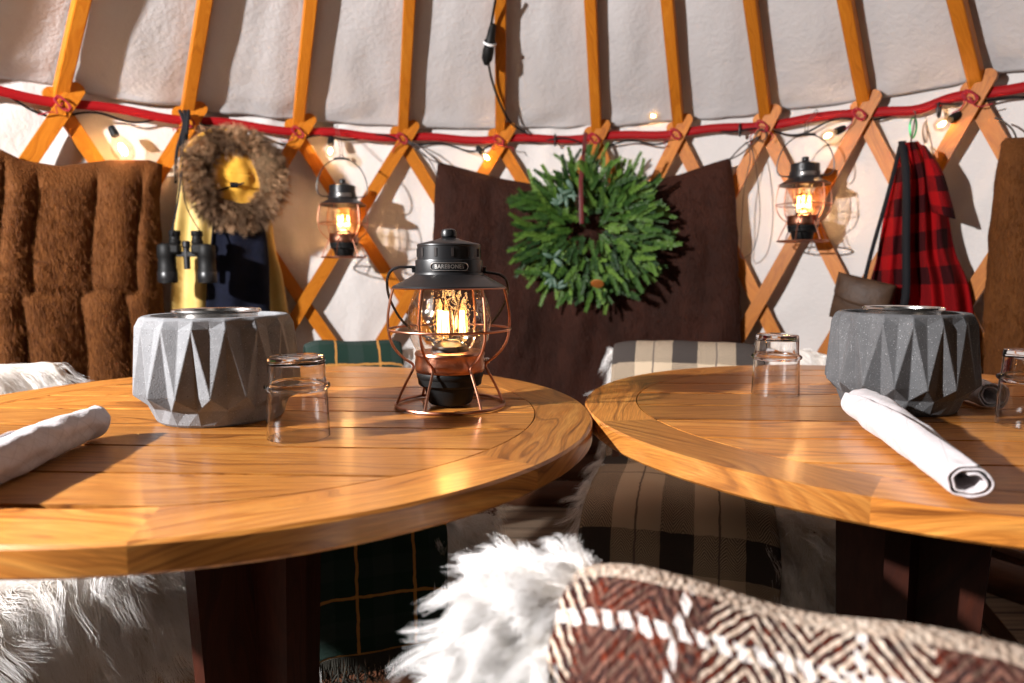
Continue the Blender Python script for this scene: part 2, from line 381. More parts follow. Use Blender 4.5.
def dense(P, k=40000, seed=3, flip=False):
    A, N = grid_np(P); g = np.random.default_rng(seed); a = g.random(k)*(A.shape[0]-1.001); b = g.random(k)*(A.shape[1]-1.001)
    i, j = a.astype(int), b.astype(int); fa, fb = (a-i)[:, None], (b-j)[:, None]
    f = lambda Q: Q[i, j]*(1-fa)*(1-fb)+Q[i+1, j]*fa*(1-fb)+Q[i, j+1]*(1-fa)*fb+Q[i+1, j+1]*fa*fb
    n_ = f(N)*(-1 if flip else 1); return f(A), n_/np.linalg.norm(n_, axis=1)[:, None], np.stack([a/(A.shape[0]-1), b/(A.shape[1]-1)], 1)

# ------------------------------------------------------------------ the setting
mb = MB(); mb.grid([[(x, y, 0) for y in np.linspace(-.6, 3.2, 12)] for x in np.linspace(-2.6, 2.6, 12)], flip=False)
tag(mb.build('floor', M['floor'], smooth=False), kind='structure')
mb = MB(); P = []
for a in np.linspace(-66, 84, 240):
    col = []
    for z in np.linspace(0, 1.54, 50):
        q = (a*.05, z*1.3, 0); r = WR+.034+.012*nz(q, 1.6, 1)+.008*nz((a*.09+z*2.2, z*4-a*.05, 0), 1.2, 2)
        sag = abs(nz((a*.12-z*1.5, z*2.2+a*.03, 3), 1., 5)); r += .012*(1-min(1, sag*5))*-1
        col.append(wp(a, z, r))
    P.append(col)
mb.grid(P); tag(mb.build('wall_back', M['wall'], angle=None, solid=.004), kind='structure')
APEX = Vector((-.01, .92, 3.11))
mb = MB(); P = []
for a in np.linspace(-66, 84, 280):
    col = []
    for k in range(60):
        t = (k/59)**1.3; b = wp(a, 1.508+.006*nz((a*.2, 0, 0), 1, 9), WR+.018)
        p = b.lerp(APEX+Vector((0, 0, .025)), t*.93)
        s = min((abs(a-q) for q in NODES)); bil = math.sin(min(1, s/5.5)*PI/2)
        w = .007*nz((a*.11, t*5, 0), 1., 4)+.005*nz((a*.35, t*11, 1), 1., 6)+.006*max(0, 1-t*14)*nz((a*.25, t*30, 4), 1., 8)*2
        p += Vector((math.sin(math.radians(a)), math.cos(math.radians(a)), .9)).normalized()*(w-.010*bil+.008)
        col.append(p)
    P.append(col)
mb.grid(P); ceil = tag(mb.build('ceiling', M['roof'], angle=None, solid=.004), kind='structure')
def roof_pt(px, py, off=.022):
    d = ray(px, py); o = Vector((0, 0, EYE)); t = 2.4
    for _ in range(400):
        p = o+d*t; r = math.hypot(p.x-WC[0], p.y-WC[1]); zr = 1.508+(WR+.018-r)/(WR+.018)*(APEX.z+.025-1.508)
        if p.z > zr-off-.02 or r > WR+.08: break
        t += .004
    return p
seam = MB(); sp = [roof_pt(122+i*(70/14), -4+i*(80/14)) for i in range(15)]; seam.tube(sp, .003, 5)
sp = [roof_pt(915-i*(55/12), 5+i*(30/12)) for i in range(13)]; seam.tube(sp, .0025, 5)
seam.build('roof_seam', M['stitch'], ceil)

# ------------------------------------------------------------------ yurt frame
WHERE = {2: 'at the far left end of the wall', 3: 'above the left tan pelt', 4: 'beside the hanging fur-trimmed parka', 5: 'between the parka and the left lantern', 6: 'just right of the left hanging lantern',
         7: 'above the left part of the dark pelt', 8: 'just left of the top of the wreath', 9: 'just right of the top of the wreath', 10: 'above the dark pelt right corner',
         11: 'between right lantern and checked jacket', 12: 'right of the red checked jacket', 13: 'at the far right end of the wall'}
LZ = 1.443; ST = .305
def lath(i, sgn):
    """one bent lath of the lattice; sgn -1 = top leans right ("/"), in front; +1 behind"""
    mb = MB(); mb.t = random.random(); r0 = WR-.022 if sgn < 0 else WR-.002
    ts = [(-.21 if sgn < 0 else -.14)+k*.12 for k in range(42)]; pts = []
    for t in ts:
        s = i+sgn*t/2
        if s < 0.2 or s > len(NODES)-1.2 or LZ-ST*t < .03: break
        pts.append((node_az(s), LZ-ST*t))
    if len(pts) < 4: return
    P = [wp(a, z, r0) for a, z in pts]; w = .023; vs = []; uv = []; fs = []; L = 0
    for k, p in enumerate(P):
        a_, b_ = P[max(0, k-1)], P[min(len(P)-1, k+1)]; t = (b_-a_).normalized()
        n_ = Vector((WC[0]-p.x, WC[1]-p.y, 0)).normalized(); x = t.cross(n_).normalized()
        if k: L += (p-P[k-1]).length
        for sx, sn in ((-1, -1), (1, -1), (1, 1), (-1, 1)):
            vs.append(p+x*w*sx+n_*.006*sn); uv.append((L, sx*w+sn*.006))
    for k in range(len(P)-1):
        for j in range(4): fs.append((k*4+j, k*4+(j+1) % 4, k*4+4+(j+1) % 4, k*4+4+j))
    e = (len(P)-1)*4; fs.append((e, e+1, e+2, e+3)); mb.add(vs, fs, 0, uv)
    # rounded top end
    p = P[0]; t = (P[0]-P[1]).normalized(); n_ = Vector((WC[0]-p.x, WC[1]-p.y, 0)).normalized(); x = t.cross(n_).normalized()
    arc = [(math.cos(PI*q/8), math.sin(PI*q/8)) for q in range(9)]
    fr = [p+x*w*c+t*w*s_*.9+n_*.006 for c, s_ in arc]; bk = [p+x*w*c+t*w*s_*.9-n_*.006 for c, s_ in arc]
    vs = fr+bk; mb.add(vs, [tuple(range(9)), tuple(reversed(range(9, 18)))]+[(q, q+9, q+10, q+1) for q in range(8)], 0, [(L, .02*c) for c, _ in arc]*2)
    o = mb.build('lattice_lath', M['lath'], bevel=None)
    o['wl'] = 1; del o['wl']
    side = 'front lath leaning right, its rounded top' if sgn < 0 else 'rear lath leaning left, its top'
    tag(o, f'wooden {side} {WHERE[i]}' if i in WHERE else f'wooden {side} beyond the picture edge', 'lath', 'front lattice laths' if sgn < 0 else 'rear lattice laths')
    return o
for i in range(2, 14): lath(i, -1); lath(i, 1)
for i in range(2, 14):
    mb = MB(); mb.t = random.random(); b = wp(NODES[i], 1.475, WR+.018); e = b.lerp(APEX, .88)
    rad = Vector((b.x-WC[0], b.y-WC[1], 0)).normalized()
    n_ = (e-b).normalized(); mb.bar(b, e, .040, .034, up=rad.cross(n_).cross(n_)); 
    o = mb.build('roof_pole', M['lath'], bevel=.004)
    tag(o, f'golden wooden roof pole rising {WHERE[i].replace("at the far", "from the far").replace("above", "from above")}', 'pole', 'roof poles')
def band_z(a):
    return BZ-.008+.005*math.sin(a*.55)-.018*math.exp(-((a-46.2)/2.2)**2)
mb = MB(); az = np.linspace(-66, 66, 260); P = []
for a in az: P.append([wp(a, band_z(a)+dz, WR-.0125+.001*math.sin(a)) for dz in (-.0145, .0145)])
mb.grid(P, uv=[[(a*.03, 0), (a*.03, .03)] for a in az])
tag(mb.build('tension_band', M['band'], solid=.0025), 'red woven band running around the yurt wall above the pelts', 'band')
# red ties at the lattice tops
tie = None
for i in range(2, 14):
    mb = MB(); g = random.Random(i); c = wp(NODES[i]-.2, LZ+.012, WR-.032)
    rad = Vector((WC[0]-c.x, WC[1]-c.y, 0)).normalized(); tx = Vector((0, 0, 1)).cross(rad)
    for k in range(2):
        ang = .5+k*.35; pts = []
        for q in range(17):
            th = 2*PI*q/16; pts.append(c+tx*(.024*math.cos(th)*math.cos(ang)-.01*math.sin(th)*math.sin(ang))*(-1)+Vector((0, 0, 1))*(.024*math.cos(th)*math.sin(ang)+.010*math.sin(th))+rad*(.008+.002*math.sin(th)))
        mb.tube(pts[:-1], .0022, 5, closed=True)
    for k in range(2 if i in (7, 10, 12) else 1):
        p0 = c+rad*.01; pts = [p0+(-tx)*(q*.010*g.uniform(.5, 1.3))*(-1 if k else 1)+Vector((0, 0, -q*g.uniform(.006, .012)))+rad*.004*math.sin(q) for q in range(6)]
        mb.tube(pts, .002, 5)
    o = mb.build('tie_cord', M['redcord']); tag(o, f'thin red cord knotted round the lath ends {WHERE[i]}', 'cord', 'red knotted ties')

# ------------------------------------------------------------------ string lights
def az_of(p): return math.degrees(math.atan2(p.x-WC[0], p.y-WC[1]))
sl = empty('string_lights', wp(0, BZ, WR-.03), label='black cable of festoon bulbs strung along the red band', cat='string lights')
inv = Matrix.Translation(-sl.location)
mb = MB(); pts = []
bulbs = [(112, 129, 122, 148, 1), (331, 141, 330, 154, 0), (480, 150, 489, 160, 0), (664, 112, 655, 115, 0), (840, 130, 829, 135, 0), (955, 117, 946, 122, 0)]
for a in np.linspace(-64, 62, 420):
    dz = -.006+.016*math.sin(a*.31)+.012*math.sin(a*.83+1)
    pts.append(inv@wp(a, band_z(a)+dz-.012, WR-.006+.012*math.sin(a*.6)))
mb.tube(pts, .0036, 6); mb.build('cable', M['rubber'], sl)
BULB = []
for k, (sx_, sy_, bx_, by_, big) in enumerate(bulbs):
    ins = .035 if k != 3 else -.02
    a, b = on_wall(sx_, sy_, ins), on_wall(bx_, by_, ins+.02); ax = (b-a).normalized(); L = .055
    q = Vector((0, 0, 1)).rotation_difference(ax).to_matrix().to_4x4(); T = inv@Matrix.Translation(a)@q
    s_ = 1.5 if big else .9
    so = MB().lathe([(0, -.022), (.010, -.022), (.013, -.015), (.0145, .0), (.0145, .016), (.012, .018), (0, .018)], 16).build('bulb_socket', M['rubber'], sl, M=T@Matrix.Translation((0, 0, .016*s_-.0136))@Matrix.Scale(.85, 4))
    bu = MB().lathe([(.010, .016), (.011, .02), (.018, .032), (.0225, .046), (.022, .056), (.016, .068), (.008, .0735), (0, .075)], 20).build('bulb', M['bulb'], so, M=T@Matrix.Scale(s_, 4), angle=None)
    fi = MB().lathe([(0, .032), (.005, .037), (.0075, .047), (.005, .057), (0, .061)], 8).build('bulb_filament', M['stringfil'], so, M=T@Matrix.Scale(s_, 4))
    BULB.append(sl.matrix_world@Vector((0, 0, 0)) if 0 else Matrix.Translation(a)@q@Vector((0, 0, .047*s_)))
# inline plug taped to the pole, cable running down to the band
mb = MB(); c1 = roof_pt(503, -10, .05); p1 = at(488, 42, 2.43); 
drop = [at(497, -8, 2.27), at(492, 20, 2.36), at(488, 50, 2.44), at(489, 66, 2.48), at(493, 84, 2.54), at(500, 103, 2.60), at(511, 123, 2.68), at(528, 134, 2.705)]
for i in range(60): pass
mb.tube([Vector(poly_at([tuple(d) for d in drop], t)) for t in np.linspace(0, 1, 40)], .0042, 6)
pe = empty('power_plug', p1, label='black inline plug and cable hanging beside the roof pole above the dark pelt', cat='plug'); i2 = Matrix.Translation(-p1)
mb.build('cable', M['rubber'], pe, M=i2)
a, b = at(493, 24, 2.37), at(487, 59, 2.44); ax = (b-a); Lg = ax.length; q = Vector((0, 0, 1)).rotation_difference(ax.normalized()).to_matrix().to_4x4()
MB().lathe([(0, 0), (.010, 0), (.013, .02), (.016, Lg*.45), (.021, Lg*.5), (.021, Lg*.56), (.017, Lg*.62), (.020, Lg*.75), (.019, Lg), (.008, Lg+.02), (0, Lg+.02)], 14).build('plug_body', M['rubber'], pe, M=i2@Matrix.Translation(a)@q)
MB().lathe([(.0205, Lg*.5), (.0225, Lg*.51), (.0225, Lg*.56), (.0205, Lg*.57)], 14).build('white_collar', mat('white_tape', (.8, .8, .8), .5), pe, M=i2@Matrix.Translation(a)@q)
for (px, py, w) in ((555, 140, 'above the left side of the wreath'), (740, 130, 'right above the dark pelt corner'), (939, 110, 'between the jacket and the right pelt')):
    c = on_wall(px, py, .013); rad = Vector((WC[0]-c.x, WC[1]-c.y, 0)).normalized(); tx = Vector((0, 0, 1)).cross(rad)
    mb = MB(); mb.tube([c+Vector((0, 0, 1))*.021*math.cos(t)+rad*.012*math.sin(t) for t in np.linspace(0, 2*PI, 17)[:-1]], .0035, 6, closed=True)
    tag(mb.build('cable_clip', M['zip']), f'black cable clip on the red band {w}', 'clip', 'black clips on the band')

# ------------------------------------------------------------------ tables
def round_table(cx, cy, R, rot, label, seed):
    g = random.Random(seed); T = empty('round_table', (cx, cy, 0), rot, label=label, cat='table', group='round wooden tables')
    mb = MB(); th = .028; rg = R-.081; gap = .0030; offs = [-.42, -.31, -.20, -.095, .012, .120, .228, .335, .42]
    for a, b in zip(offs, offs[1:]):                 # planks inside the ring
        mb.t = g.uniform(.1, 1); y0, y1 = a+gap, b-gap; r = rg-.0018; n = 40
        ys = [y0+(y1-y0)*k/10 for k in range(11)]; rows = []
        ys = [y for y in ys if abs(y) < r-.001]
        if len(ys) < 2: continue
        L = [(-math.sqrt(r*r-y*y), y) for y in ys]; Rr = [(math.sqrt(r*r-y*y), y) for y in reversed(ys)]
        loop = L+Rr; m_ = len(loop); vs = [(x, y, TZ) for x, y in loop]+[(x, y, TZ-.02) for x, y in loop]
        uv = [(x+g.random()*0, y) for x, y in loop]*2
        mb.add(vs, [tuple(reversed(range(m_)))]+[(k, (k+1) % m_, m_+(k+1) % m_, m_+k) for k in range(m_)], 0, uv)
    nseg = 8; prof = [(rg, TZ-.02), (rg, TZ), (R-.003, TZ), (R, TZ-.003), (R, TZ-th+.003), (R-.003, TZ-th), (rg, TZ-th)]
    for s_ in range(nseg):                            # ring of curved segments, each with its own grain
        mb.t = g.uniform(.1, 1); a0 = 2*PI*(s_+.29)/nseg; a1 = 2*PI*(s_+1.29)/nseg; K = 20; vs = []; uv = []; am = (a0+a1)/2
        for k in range(K+1):
            a = a0+(a1-a0)*k/K
            for j, (r, z) in enumerate(prof):
                vs.append((r*math.cos(a), r*math.sin(a), z)); uv.append((r*math.sin(a-am), r*math.cos(a-am)+(TZ-z if j > 2 else 0)))
        J = len(prof); fs = [(k*J+j, (k+1)*J+j, (k+1)*J+j+1, k*J+j+1) for k in range(K) for j in range(J-1)]
        mb.add(vs, [f[::-1] for f in fs], 0, uv)
    mb.build('tabletop', M['table'], T, angle=30)
    MB().lathe([(0, TZ-.018), (rg+.004, TZ-.018), (rg+.004, TZ-th+.002), (0, TZ-th+.002)], 64).build('underboard', M['groove'], T)
    ped = MB(); 
    for k in range(4):
        a = PI/4+k*PI/2+.1-rot; d = Vector((math.cos(a), math.sin(a), 0)); ped.t = g.random()
        x0 = d*.012; p = Vector((-d.y, d.x, 0))*.016
        top, bot = .098, .07
        vs = []
        for z, w in ((TZ-th, top), (.06, bot)):
            for sgn in (-1, 1):
                vs += [x0+p*sgn+Vector((0, 0, z)), x0+d*w+p*sgn+Vector((0, 0, z))]
        ped.add(vs, [(0, 1, 5, 4), (2, 6, 7, 3), (1, 3, 7, 5), (0, 4, 6, 2), (0, 2, 3, 1), (4, 5, 7, 6)], 0, [(v[2], v[0]+v[1]) for v in vs])
    ped.build('pedestal', M['base'], T, smooth=False)
    for k in range(4):
        f = MB(); a = PI/4+k*PI/2+.1-rot; d = Vector((math.cos(a), math.sin(a), 0)); f.t = .5; f.bar(d*.02+Vector((0, 0, .04)), d*.36+Vector((0, 0, .025)), .06, .05)
        f.build('foot', M['base'], T, smooth=False, bevel=.006)
    return T
LC = (-.3845, .9935); RC = (.6129, 1.0161)
round_table(*LC, .5, -.045, 'round slatted wooden table carrying the large lantern', 3)
round_table(*RC, .5, -.05, 'round slatted wooden table carrying the darker planter and no lantern', 11)

# ------------------------------------------------------------------ concrete burners
def burner(loc, rz, label, cm='concrete', sc_=.965):
    T = empty('concrete_planter', loc, rz, label=label, cat='fire bowl', group='faceted concrete bowls with steel burners')
    T.scale = (sc_, sc_, 1); N = 16; H = .146; mb = MB(); rings = []
    def ring(z, re, ro): return [Vector(((re if k % 2 == 0 else ro)*math.cos(PI*k/N), (re if k % 2 == 0 else ro)*math.sin(PI*k/N), z)) for k in range(2*N)]
    R = [ring(.0, .083, .083), ring(.004, .087, .087), ring(.024, .096, .092), ring(.043, .101, .1165), ring(.132, .1085, .1000), ring(.143, .1025, .0995), ring(H, .098, .098), ring(H, .087, .087), ring(H-.035, .082, .082), ring(H-.035, .001, .001)]
    vs = [v for r in R for v in r]; fs = []; n2 = 2*N
    for j in range(len(R)-1):
        for k in range(n2):
            a, b, c, d = j*n2+k, j*n2+(k+1) % n2, (j+1)*n2+(k+1) % n2, (j+1)*n2+k
            if j == 3: fs += [(a, b, d), (b, c, d)] if k % 2 == 0 else [(a, b, c), (a, c, d)]
            elif j == 2: fs += [(a, b, c), (a, c, d)] if k % 2 == 0 else [(a, b, d), (b, c, d)]
            else: fs.append((a, b, c, d))
    # mid-height relief ring keeps the belly full: bulge verts between are implied by the facets
    mb.add(vs, fs); mb.f.append(tuple(reversed(range(n2)))); mb.m.append(0); mb.tint.append(0); mb.uv.append([(0, 0)]*n2)
    mb.build('bowl', M[cm], T, smooth=False, bevel=.0012)
    MB().lathe([(0, H-.03), (.054, H-.03), (.056, H-.002), (.0575, H+.006), (.060, H+.0075), (.0615, H+.005), (.059, H+.003), (.053, H+.002), (.051, H-.004), (.050, H-.028)], 48).build('steel_ring', M['steel'], T)
    MB().lathe([(.060, H-.012), (.083, H-.010), (.0845, H-.006), (.083, H-.005), (.060, H-.008)], 48).build('burner_tray', M['steel'], T)
    MB().lathe([(0, H-.026), (.049, H-.026), (.049, H-.024), (0, H-.024)], 32).build('wick', M['wick'], T)
    return T
burner((-.417, .965, TZ), .10, 'faceted pale grey concrete bowl burner behind the left glass tumbler')
burner((.590, 1.030, TZ), .02, 'faceted dark grey concrete bowl burner with a rolled napkin leaning in front', 'concrete_dark', .90)

# ------------------------------------------------------------------ tumblers
def tumbler(loc, rz, label):
    mb = MB(); out = [(.0385, 0), (.0380, .02), (.0368, .055), (.0368, .059), (.0398, .0612), (.0405, .0635), (.0395, .066), (.0355, .0685), (.0348, .075), (.0345, .096), (.0335, .1005), (.031, .1015), (0, .1012)]
    inn = [(0, .0935), (.028, .0935), (.0322, .091), (.0328, .075), (.0333, .068), (.0350, .061), (.0350, .055), (.0360, .02), (.0368, 0)]
    pr = out+inn; n = 64; mb.lathe(pr, n)
    k = len(pr)-1
    for i in range(n): mb.f.append((k*n+i, k*n+(i+1) % n, (i+1) % n, i)); mb.m.append(0); mb.tint.append(0); mb.uv.append([(0, 0)]*4)
    o = mb.build('glass_tumbler', M['glass'], angle=50, loc=loc); o.rotation_euler = (0, 0, rz)
    return tag(o, label, 'glass', 'upturned glass tumblers')
tumbler((-.268, .842, TZ+.0005), 0, 'clear glass tumbler upside down beside the pale grey concrete bowl')
tumbler((.446, 1.143, TZ+.0005), 0, 'clear glass tumbler upside down in front of the navy checked blanket')
tumbler((.697, .905, TZ+.0005), 0, 'clear glass tumbler upside down, cut by the right edge of the photo')

# ------------------------------------------------------------------ napkins
def napkin(pts, radii, label, flat=.85, seed=1, twist=.5):
    """a rolled cloth: spiral section swept along a path"""
    g = random.Random(seed); mb = MB(); pts = [Vector(p) for p in pts]; K = 46; P = []; UV = []; n = 60
    for i in range(K):
        t = i/(K-1); c = Vector(poly_at([tuple(p) for p in pts], t)); c2 = Vector(poly_at([tuple(p) for p in pts], min(1, t+.02))); c1 = Vector(poly_at([tuple(p) for p in pts], max(0, t-.02)))
        ax = (c2-c1).normalized(); x = ax.cross(Vector((0, 0, 1))).normalized(); y = x.cross(ax).normalized()
        r = lerp_table([(k/(len(radii)-1), v) for k, v in enumerate(radii)], t); row = []; ur = []
        for j in range(n*3):
            th = 2*PI*j/n*.7+twist*t; turn = j/(n*3)
            rr = r*(.50+.50*turn**.8)*(1+.06*math.sin(2*th+seed)+.05*nz((math.cos(th), math.sin(th), t*6), 1.5, seed)*2.6)
            e = .006*math.sin(th+seed)*(1 if t < .5 else -1)*max(0, abs(t-.5)*2-.9)*6
            row.append(c+x*math.cos(th)*rr+y*math.sin(th)*rr*flat+ax*e); ur.append((t*(pts[-1]-pts[0]).length, th*r+turn*.02))
        P.append(row); UV.append(ur)
    mb.grid(P, uv=UV); o = mb.build('napkin', M['linen'], angle=None, solid=.0018)
    return tag(o, label, 'napkin', 'rolled linen napkins')
napkin([(-.512, .825, .764), (-.507, .74, .764), (-.500, .66, .763), (-.492, .56, .762)], [.0225, .025, .026, .025], 'rolled pale linen napkin at the left edge of the lantern table', .92, 4)
napkin([(.478, .925, .7685), (.462, .845, .7675), (.437, .725, .765), (.404, .585, .7605)], [.024, .027, .024, .0185], 'rolled white linen napkin with an open end beside the dark grey bowl', .95, 2, 1.2)
napkin([(.722, 1.015, .762), (.728, 1.08, .762), (.73, 1.18, .762)], [.021, .022, .02], 'rolled napkin end poking out behind the dark grey bowl', .95, 6)

# ------------------------------------------------------------------ lanterns
def text_mesh(txt, size):
    c = bpy.data.curves.new('t', 'FONT'); c.body = txt; c.size = size; c.align_x = 'CENTER'; c.align_y = 'CENTER'; c.extrude = .0004; c.space_character = 1.12; c.offset = .0002
    o = bpy.data.objects.new('t', c); COL.objects.link(o); bpy.context.view_layer.update()
    me = bpy.data.meshes.new_from_object(o.evaluated_get(bpy.context.evaluated_depsgraph_get()))
    vs = [v.co.copy() for v in me.vertices]; fs = [tuple(p.vertices) for p in me.polygons]
    bpy.data.objects.remove(o); bpy.data.curves.remove(c); bpy.data.meshes.remove(me); return vs, fs
def lantern(front, label):
    T = empty('lantern', (0, 0, 0), label=label, cat='lantern', group='black and copper railroad lanterns'); cu = M['copper']; bk = M['black']
    cap = MB().lathe([(.0095, .2555), (.0118, .258), (.0122, .264), (.0105, .268), (.006, .2695), (0, .2697)], 24)
    hood = MB().lathe([(0, .2565), (.012, .2560), (.020, .2530), (.046, .2470), (.0480, .2455), (.0482, .2435), (.0475, .2425), (.0478, .2230), (.0505, .2225), (.0510, .2205), (.0506, .2040), (.0525, .2035), (.0535, .2005), (.062, .1955), (.0850, .1835), (.0864, .1812), (.0855, .1800), (.060, .190), (.05, .192), (.049, .2), (0, .2)], 64)
    hd = hood.build('hood', bk, T, angle=30); cap.build('top_knob', bk, T)
    MB().lathe([(.0866, .1812), (.0875, .1803), (.0866, .1793), (.0852, .1796)], 64).build('brim_rim', cu, T)
    for k in range(12):
        sl_ = MB(); a = 2*PI*k/12+.2; sl_.box((.0478*math.cos(a), .0478*math.sin(a), .2335), (.0018, .0035, .0125), Matrix.Rotation(a, 3, 'Z')); sl_.build('vent_slot', M['groove'], hd)
    # badge with the maker's word, bent round the hood
    ba = front+.10; rb = .0512
    def wrap(v): a = ba+v[0]/rb; r = rb+v[2]; return Vector((r*math.cos(a), r*math.sin(a), .2122+v[1]))
    bm_ = MB(); L, h = .0225, .0055; loop = []
    for k in range(24):
        a = 2*PI*k/24; loop.append((L*(1 if math.cos(a) > 0 else -1)+h*math.cos(a), h*math.sin(a)))
    loop = [(-L-h*math.cos(PI/2-PI*k/12), h*math.sin(PI/2-PI*k/12)) for k in range(13)][::-1]+[(L+h*math.cos(-PI/2+PI*k/12), h*math.sin(-PI/2+PI*k/12)) for k in range(13)][::-1] if 0 else \
        [(L*q/6, h) for q in range(-6, 7)]+[(L+h*math.sin(PI*k/10), h*math.cos(PI*k/10)) for k in range(1, 10)]+[(L*q/6, -h) for q in range(6, -7, -1)]+[(-L-h*math.sin(PI*k/10), -h*math.cos(PI*k/10)) for k in range(1, 10)]
    bm_.tube([wrap((x, y, .0006)) for x, y in loop], .0007, 6, closed=True)
    vs, fs = text_mesh('BAREBONES', .0082); s_ = .043/(max(v.x for v in vs)-min(v.x for v in vs))
    bm_.add([wrap((v.x*s_, v.y, v.z+.0004)) for v in vs], fs); bm_.build('badge', M['badge'], hd, angle=30)
    # glass, collar, base
    MB().lathe([(.046, .190), (.050, .184), (.054, .172), (.0610, .152), (.0640, .132), (.0635, .118), (.060, .103), (.0545, .092), (.0515, .086), (.0505, .080)], 48).build('globe', M['globe'], T, angle=None)
    MB().lathe([(.0, .084), (.050, .084), (.0530, .083), (.0540, .080), (.0525, .076), (.0535, .066), (.0535, .058), (.0525, .054), (.050, .052), (0, .052)], 48).build('collar', cu, T)
    MB().lathe([(0, .0525), (.0505, .0525), (.0515, .050), (.0505, .044), (.0495, .043), (.0485, .034), (.0440, .0305), (.0395, .030), (.0385, .026), (.0335, .006), (.031, .0035), (0, .0035)], 48).build('battery_base', M['rubber'], T)
    MB().lathe([(0, .100), (.014, .098), (.026, .092), (.030, .083)], 24).build('lamp_holder', bk, T)
    # cage
    cg = MB()
    for k in range(6):
        a = front+math.radians(-21.4+61*0)+k*PI/3; d = Vector((math.cos(a), math.sin(a), 0))
        pr = [(.0845, .180), (.0885, .165), (.0925, .142), (.0930, .125), (.0905, .105), (.083, .088), (.070, .074), (.0585, .066), (.0555, .0605), (.0580, .053), (.066, .038), (.0745, .021), (.0820, .003)]
        P = [tuple(d*r+Vector((0, 0, z))) for r, z in pr]; cg.tube([Vector(poly_at(P, t)) for t in np.linspace(0, 1, 34)], .0020, 8)
    for r, z, w in ((.0930, .118, .0019), (.0835, .0026, .0026)):
        cg.tube([(r*math.cos(t), r*math.sin(t), z) for t in np.linspace(0, 2*PI, 65)[:-1]], w, 8, closed=True)
    cg.build('wire_cage', cu, T)
    # bulbs
    pos = []
    for k in range(3):
        a = front+PI/2+k*2*PI/3+.35; x, y = .020*math.cos(a), .020*math.sin(a); pos.append((x, y, .128))
        b = MB().lathe([(.007, .098), (.0095, .105), (.012, .118), (.0118, .132), (.008, .150), (.003, .162), (0, .164)], 20, c=(x, y, 0)).build('light_bulb', M['bulb'], T, angle=None)
        f = MB()
        for q in range(4):
            f.tube([(x+.004*math.cos(q*PI/2), y+.004*math.sin(q*PI/2), .110), (x+.0025*math.cos(q*PI/2), y+.0025*math.sin(q*PI/2), .146)], .0008, 6)
        f.build('light_filament', M['filament'], b)
    # bail handle, pivoting on two lugs
    bail = MB(); pr = [(-.050, 0), (-.062, .0008), (-.078, .003), (-.089, .012), (-.093, .03), (-.088, .060), (-.068, .098), (-.036, .122), (0, .130)]
    P = [(x, 0, z) for x, z in pr]+[(-x, 0, z) for x, z in reversed(pr[:-1])]
    bail.tube([Vector(poly_at(P, t)) for t in np.linspace(0, 1, 70)], .0021, 8)
    bo = bail.build('bail_handle', bk, T, loc=(0, 0, .2085))
    MB().tube([(x, 0, .1275+.003*(1-(x/.03)**2)) for x in np.linspace(-.03, .03, 10)], .004, 8).build('grip', bk, bo)
    for q in (-1, 1): MB().tube([(q*.0515, 0, .2085), (q*.056, 0, .2085)], .005, 10).build('handle_lug', bk, T)
    MB().lathe([(0, 0), (.004, 0), (.005, .002), (.005, .009), (.003, .011), (0, .011)], 14, M=Matrix.Translation((.053*math.cos(front+1.9), .053*math.sin(front+1.9), .066))@Matrix.Rotation(PI/2, 4, Vector((-math.sin(front+1.9), math.cos(front+1.9), 0)))).build('dimmer_knob', M['steel'], T)
    return T, bo, pos
front = -PI/2
ln, bail0, lpos = lantern(front, 'large black and copper lantern standing lit on the left table')
LP = Vector((-.0957, 1.044, TZ+.001)); ln.location = LP
def axis_rot(o, deg, skew=0.): o.rotation_euler = (math.radians(deg), 0, skew)
hang = []
for (px, py, Y, lab, rz, s_) in ((344, 258, 2.50, 'lit black and copper lantern hanging beside the fur-trimmed parka', .25, .95), (802, 242, 2.275, 'lit black and copper lantern hanging beside the dark pelt and red checked jacket', -.30, .93)):
    c = copy_tree(ln); c.location = at(px, py, Y); c.rotation_euler = (0, 0, rz); c.scale = (s_, s_, s_*1.10); c['label'] = lab
    top = c.location+Vector((0, 0, s_*1.10*(.2085+.134))); hang.append((c, top))
bail0.rotation_euler = (math.radians(-152), math.radians(4), .10)
for (c, top), where in zip(hang, ('left hanging lantern beside the parka', 'right hanging lantern beside the dark pelt')):
    d = Vector((top.x-WC[0], top.y-WC[1], 0)); a = math.degrees(math.atan2(d.x, d.y)); h = wp(a, band_z(a)+.018, WR-.017)
    mb = MB(); mb.tube([top+Vector((.004, 0, -.008)), top+Vector((.004, 0, .03)), h+Vector((.003, -.006, 0)), h+Vector((0, 0, .006))], .0012, 5)
    mb.tube([top+Vector((-.006, 0, -.006)), top+Vector((-.005, 0, .03)), h+Vector((-.006, -.006, 0)), h+Vector((0, 0, .006))], .0012, 5)
    mb.tube([top+Vector((.008*math.cos(t), .0, -.008*math.sin(t)+.001)) for t in np.linspace(0, 2*PI, 13)[:-1]], .0012, 5, closed=True)
    tag(mb.build('hanging_wire', M['wire']), f'thin wire hook on the red band holding the {where}', 'wire', 'wire hooks for hanging lanterns')

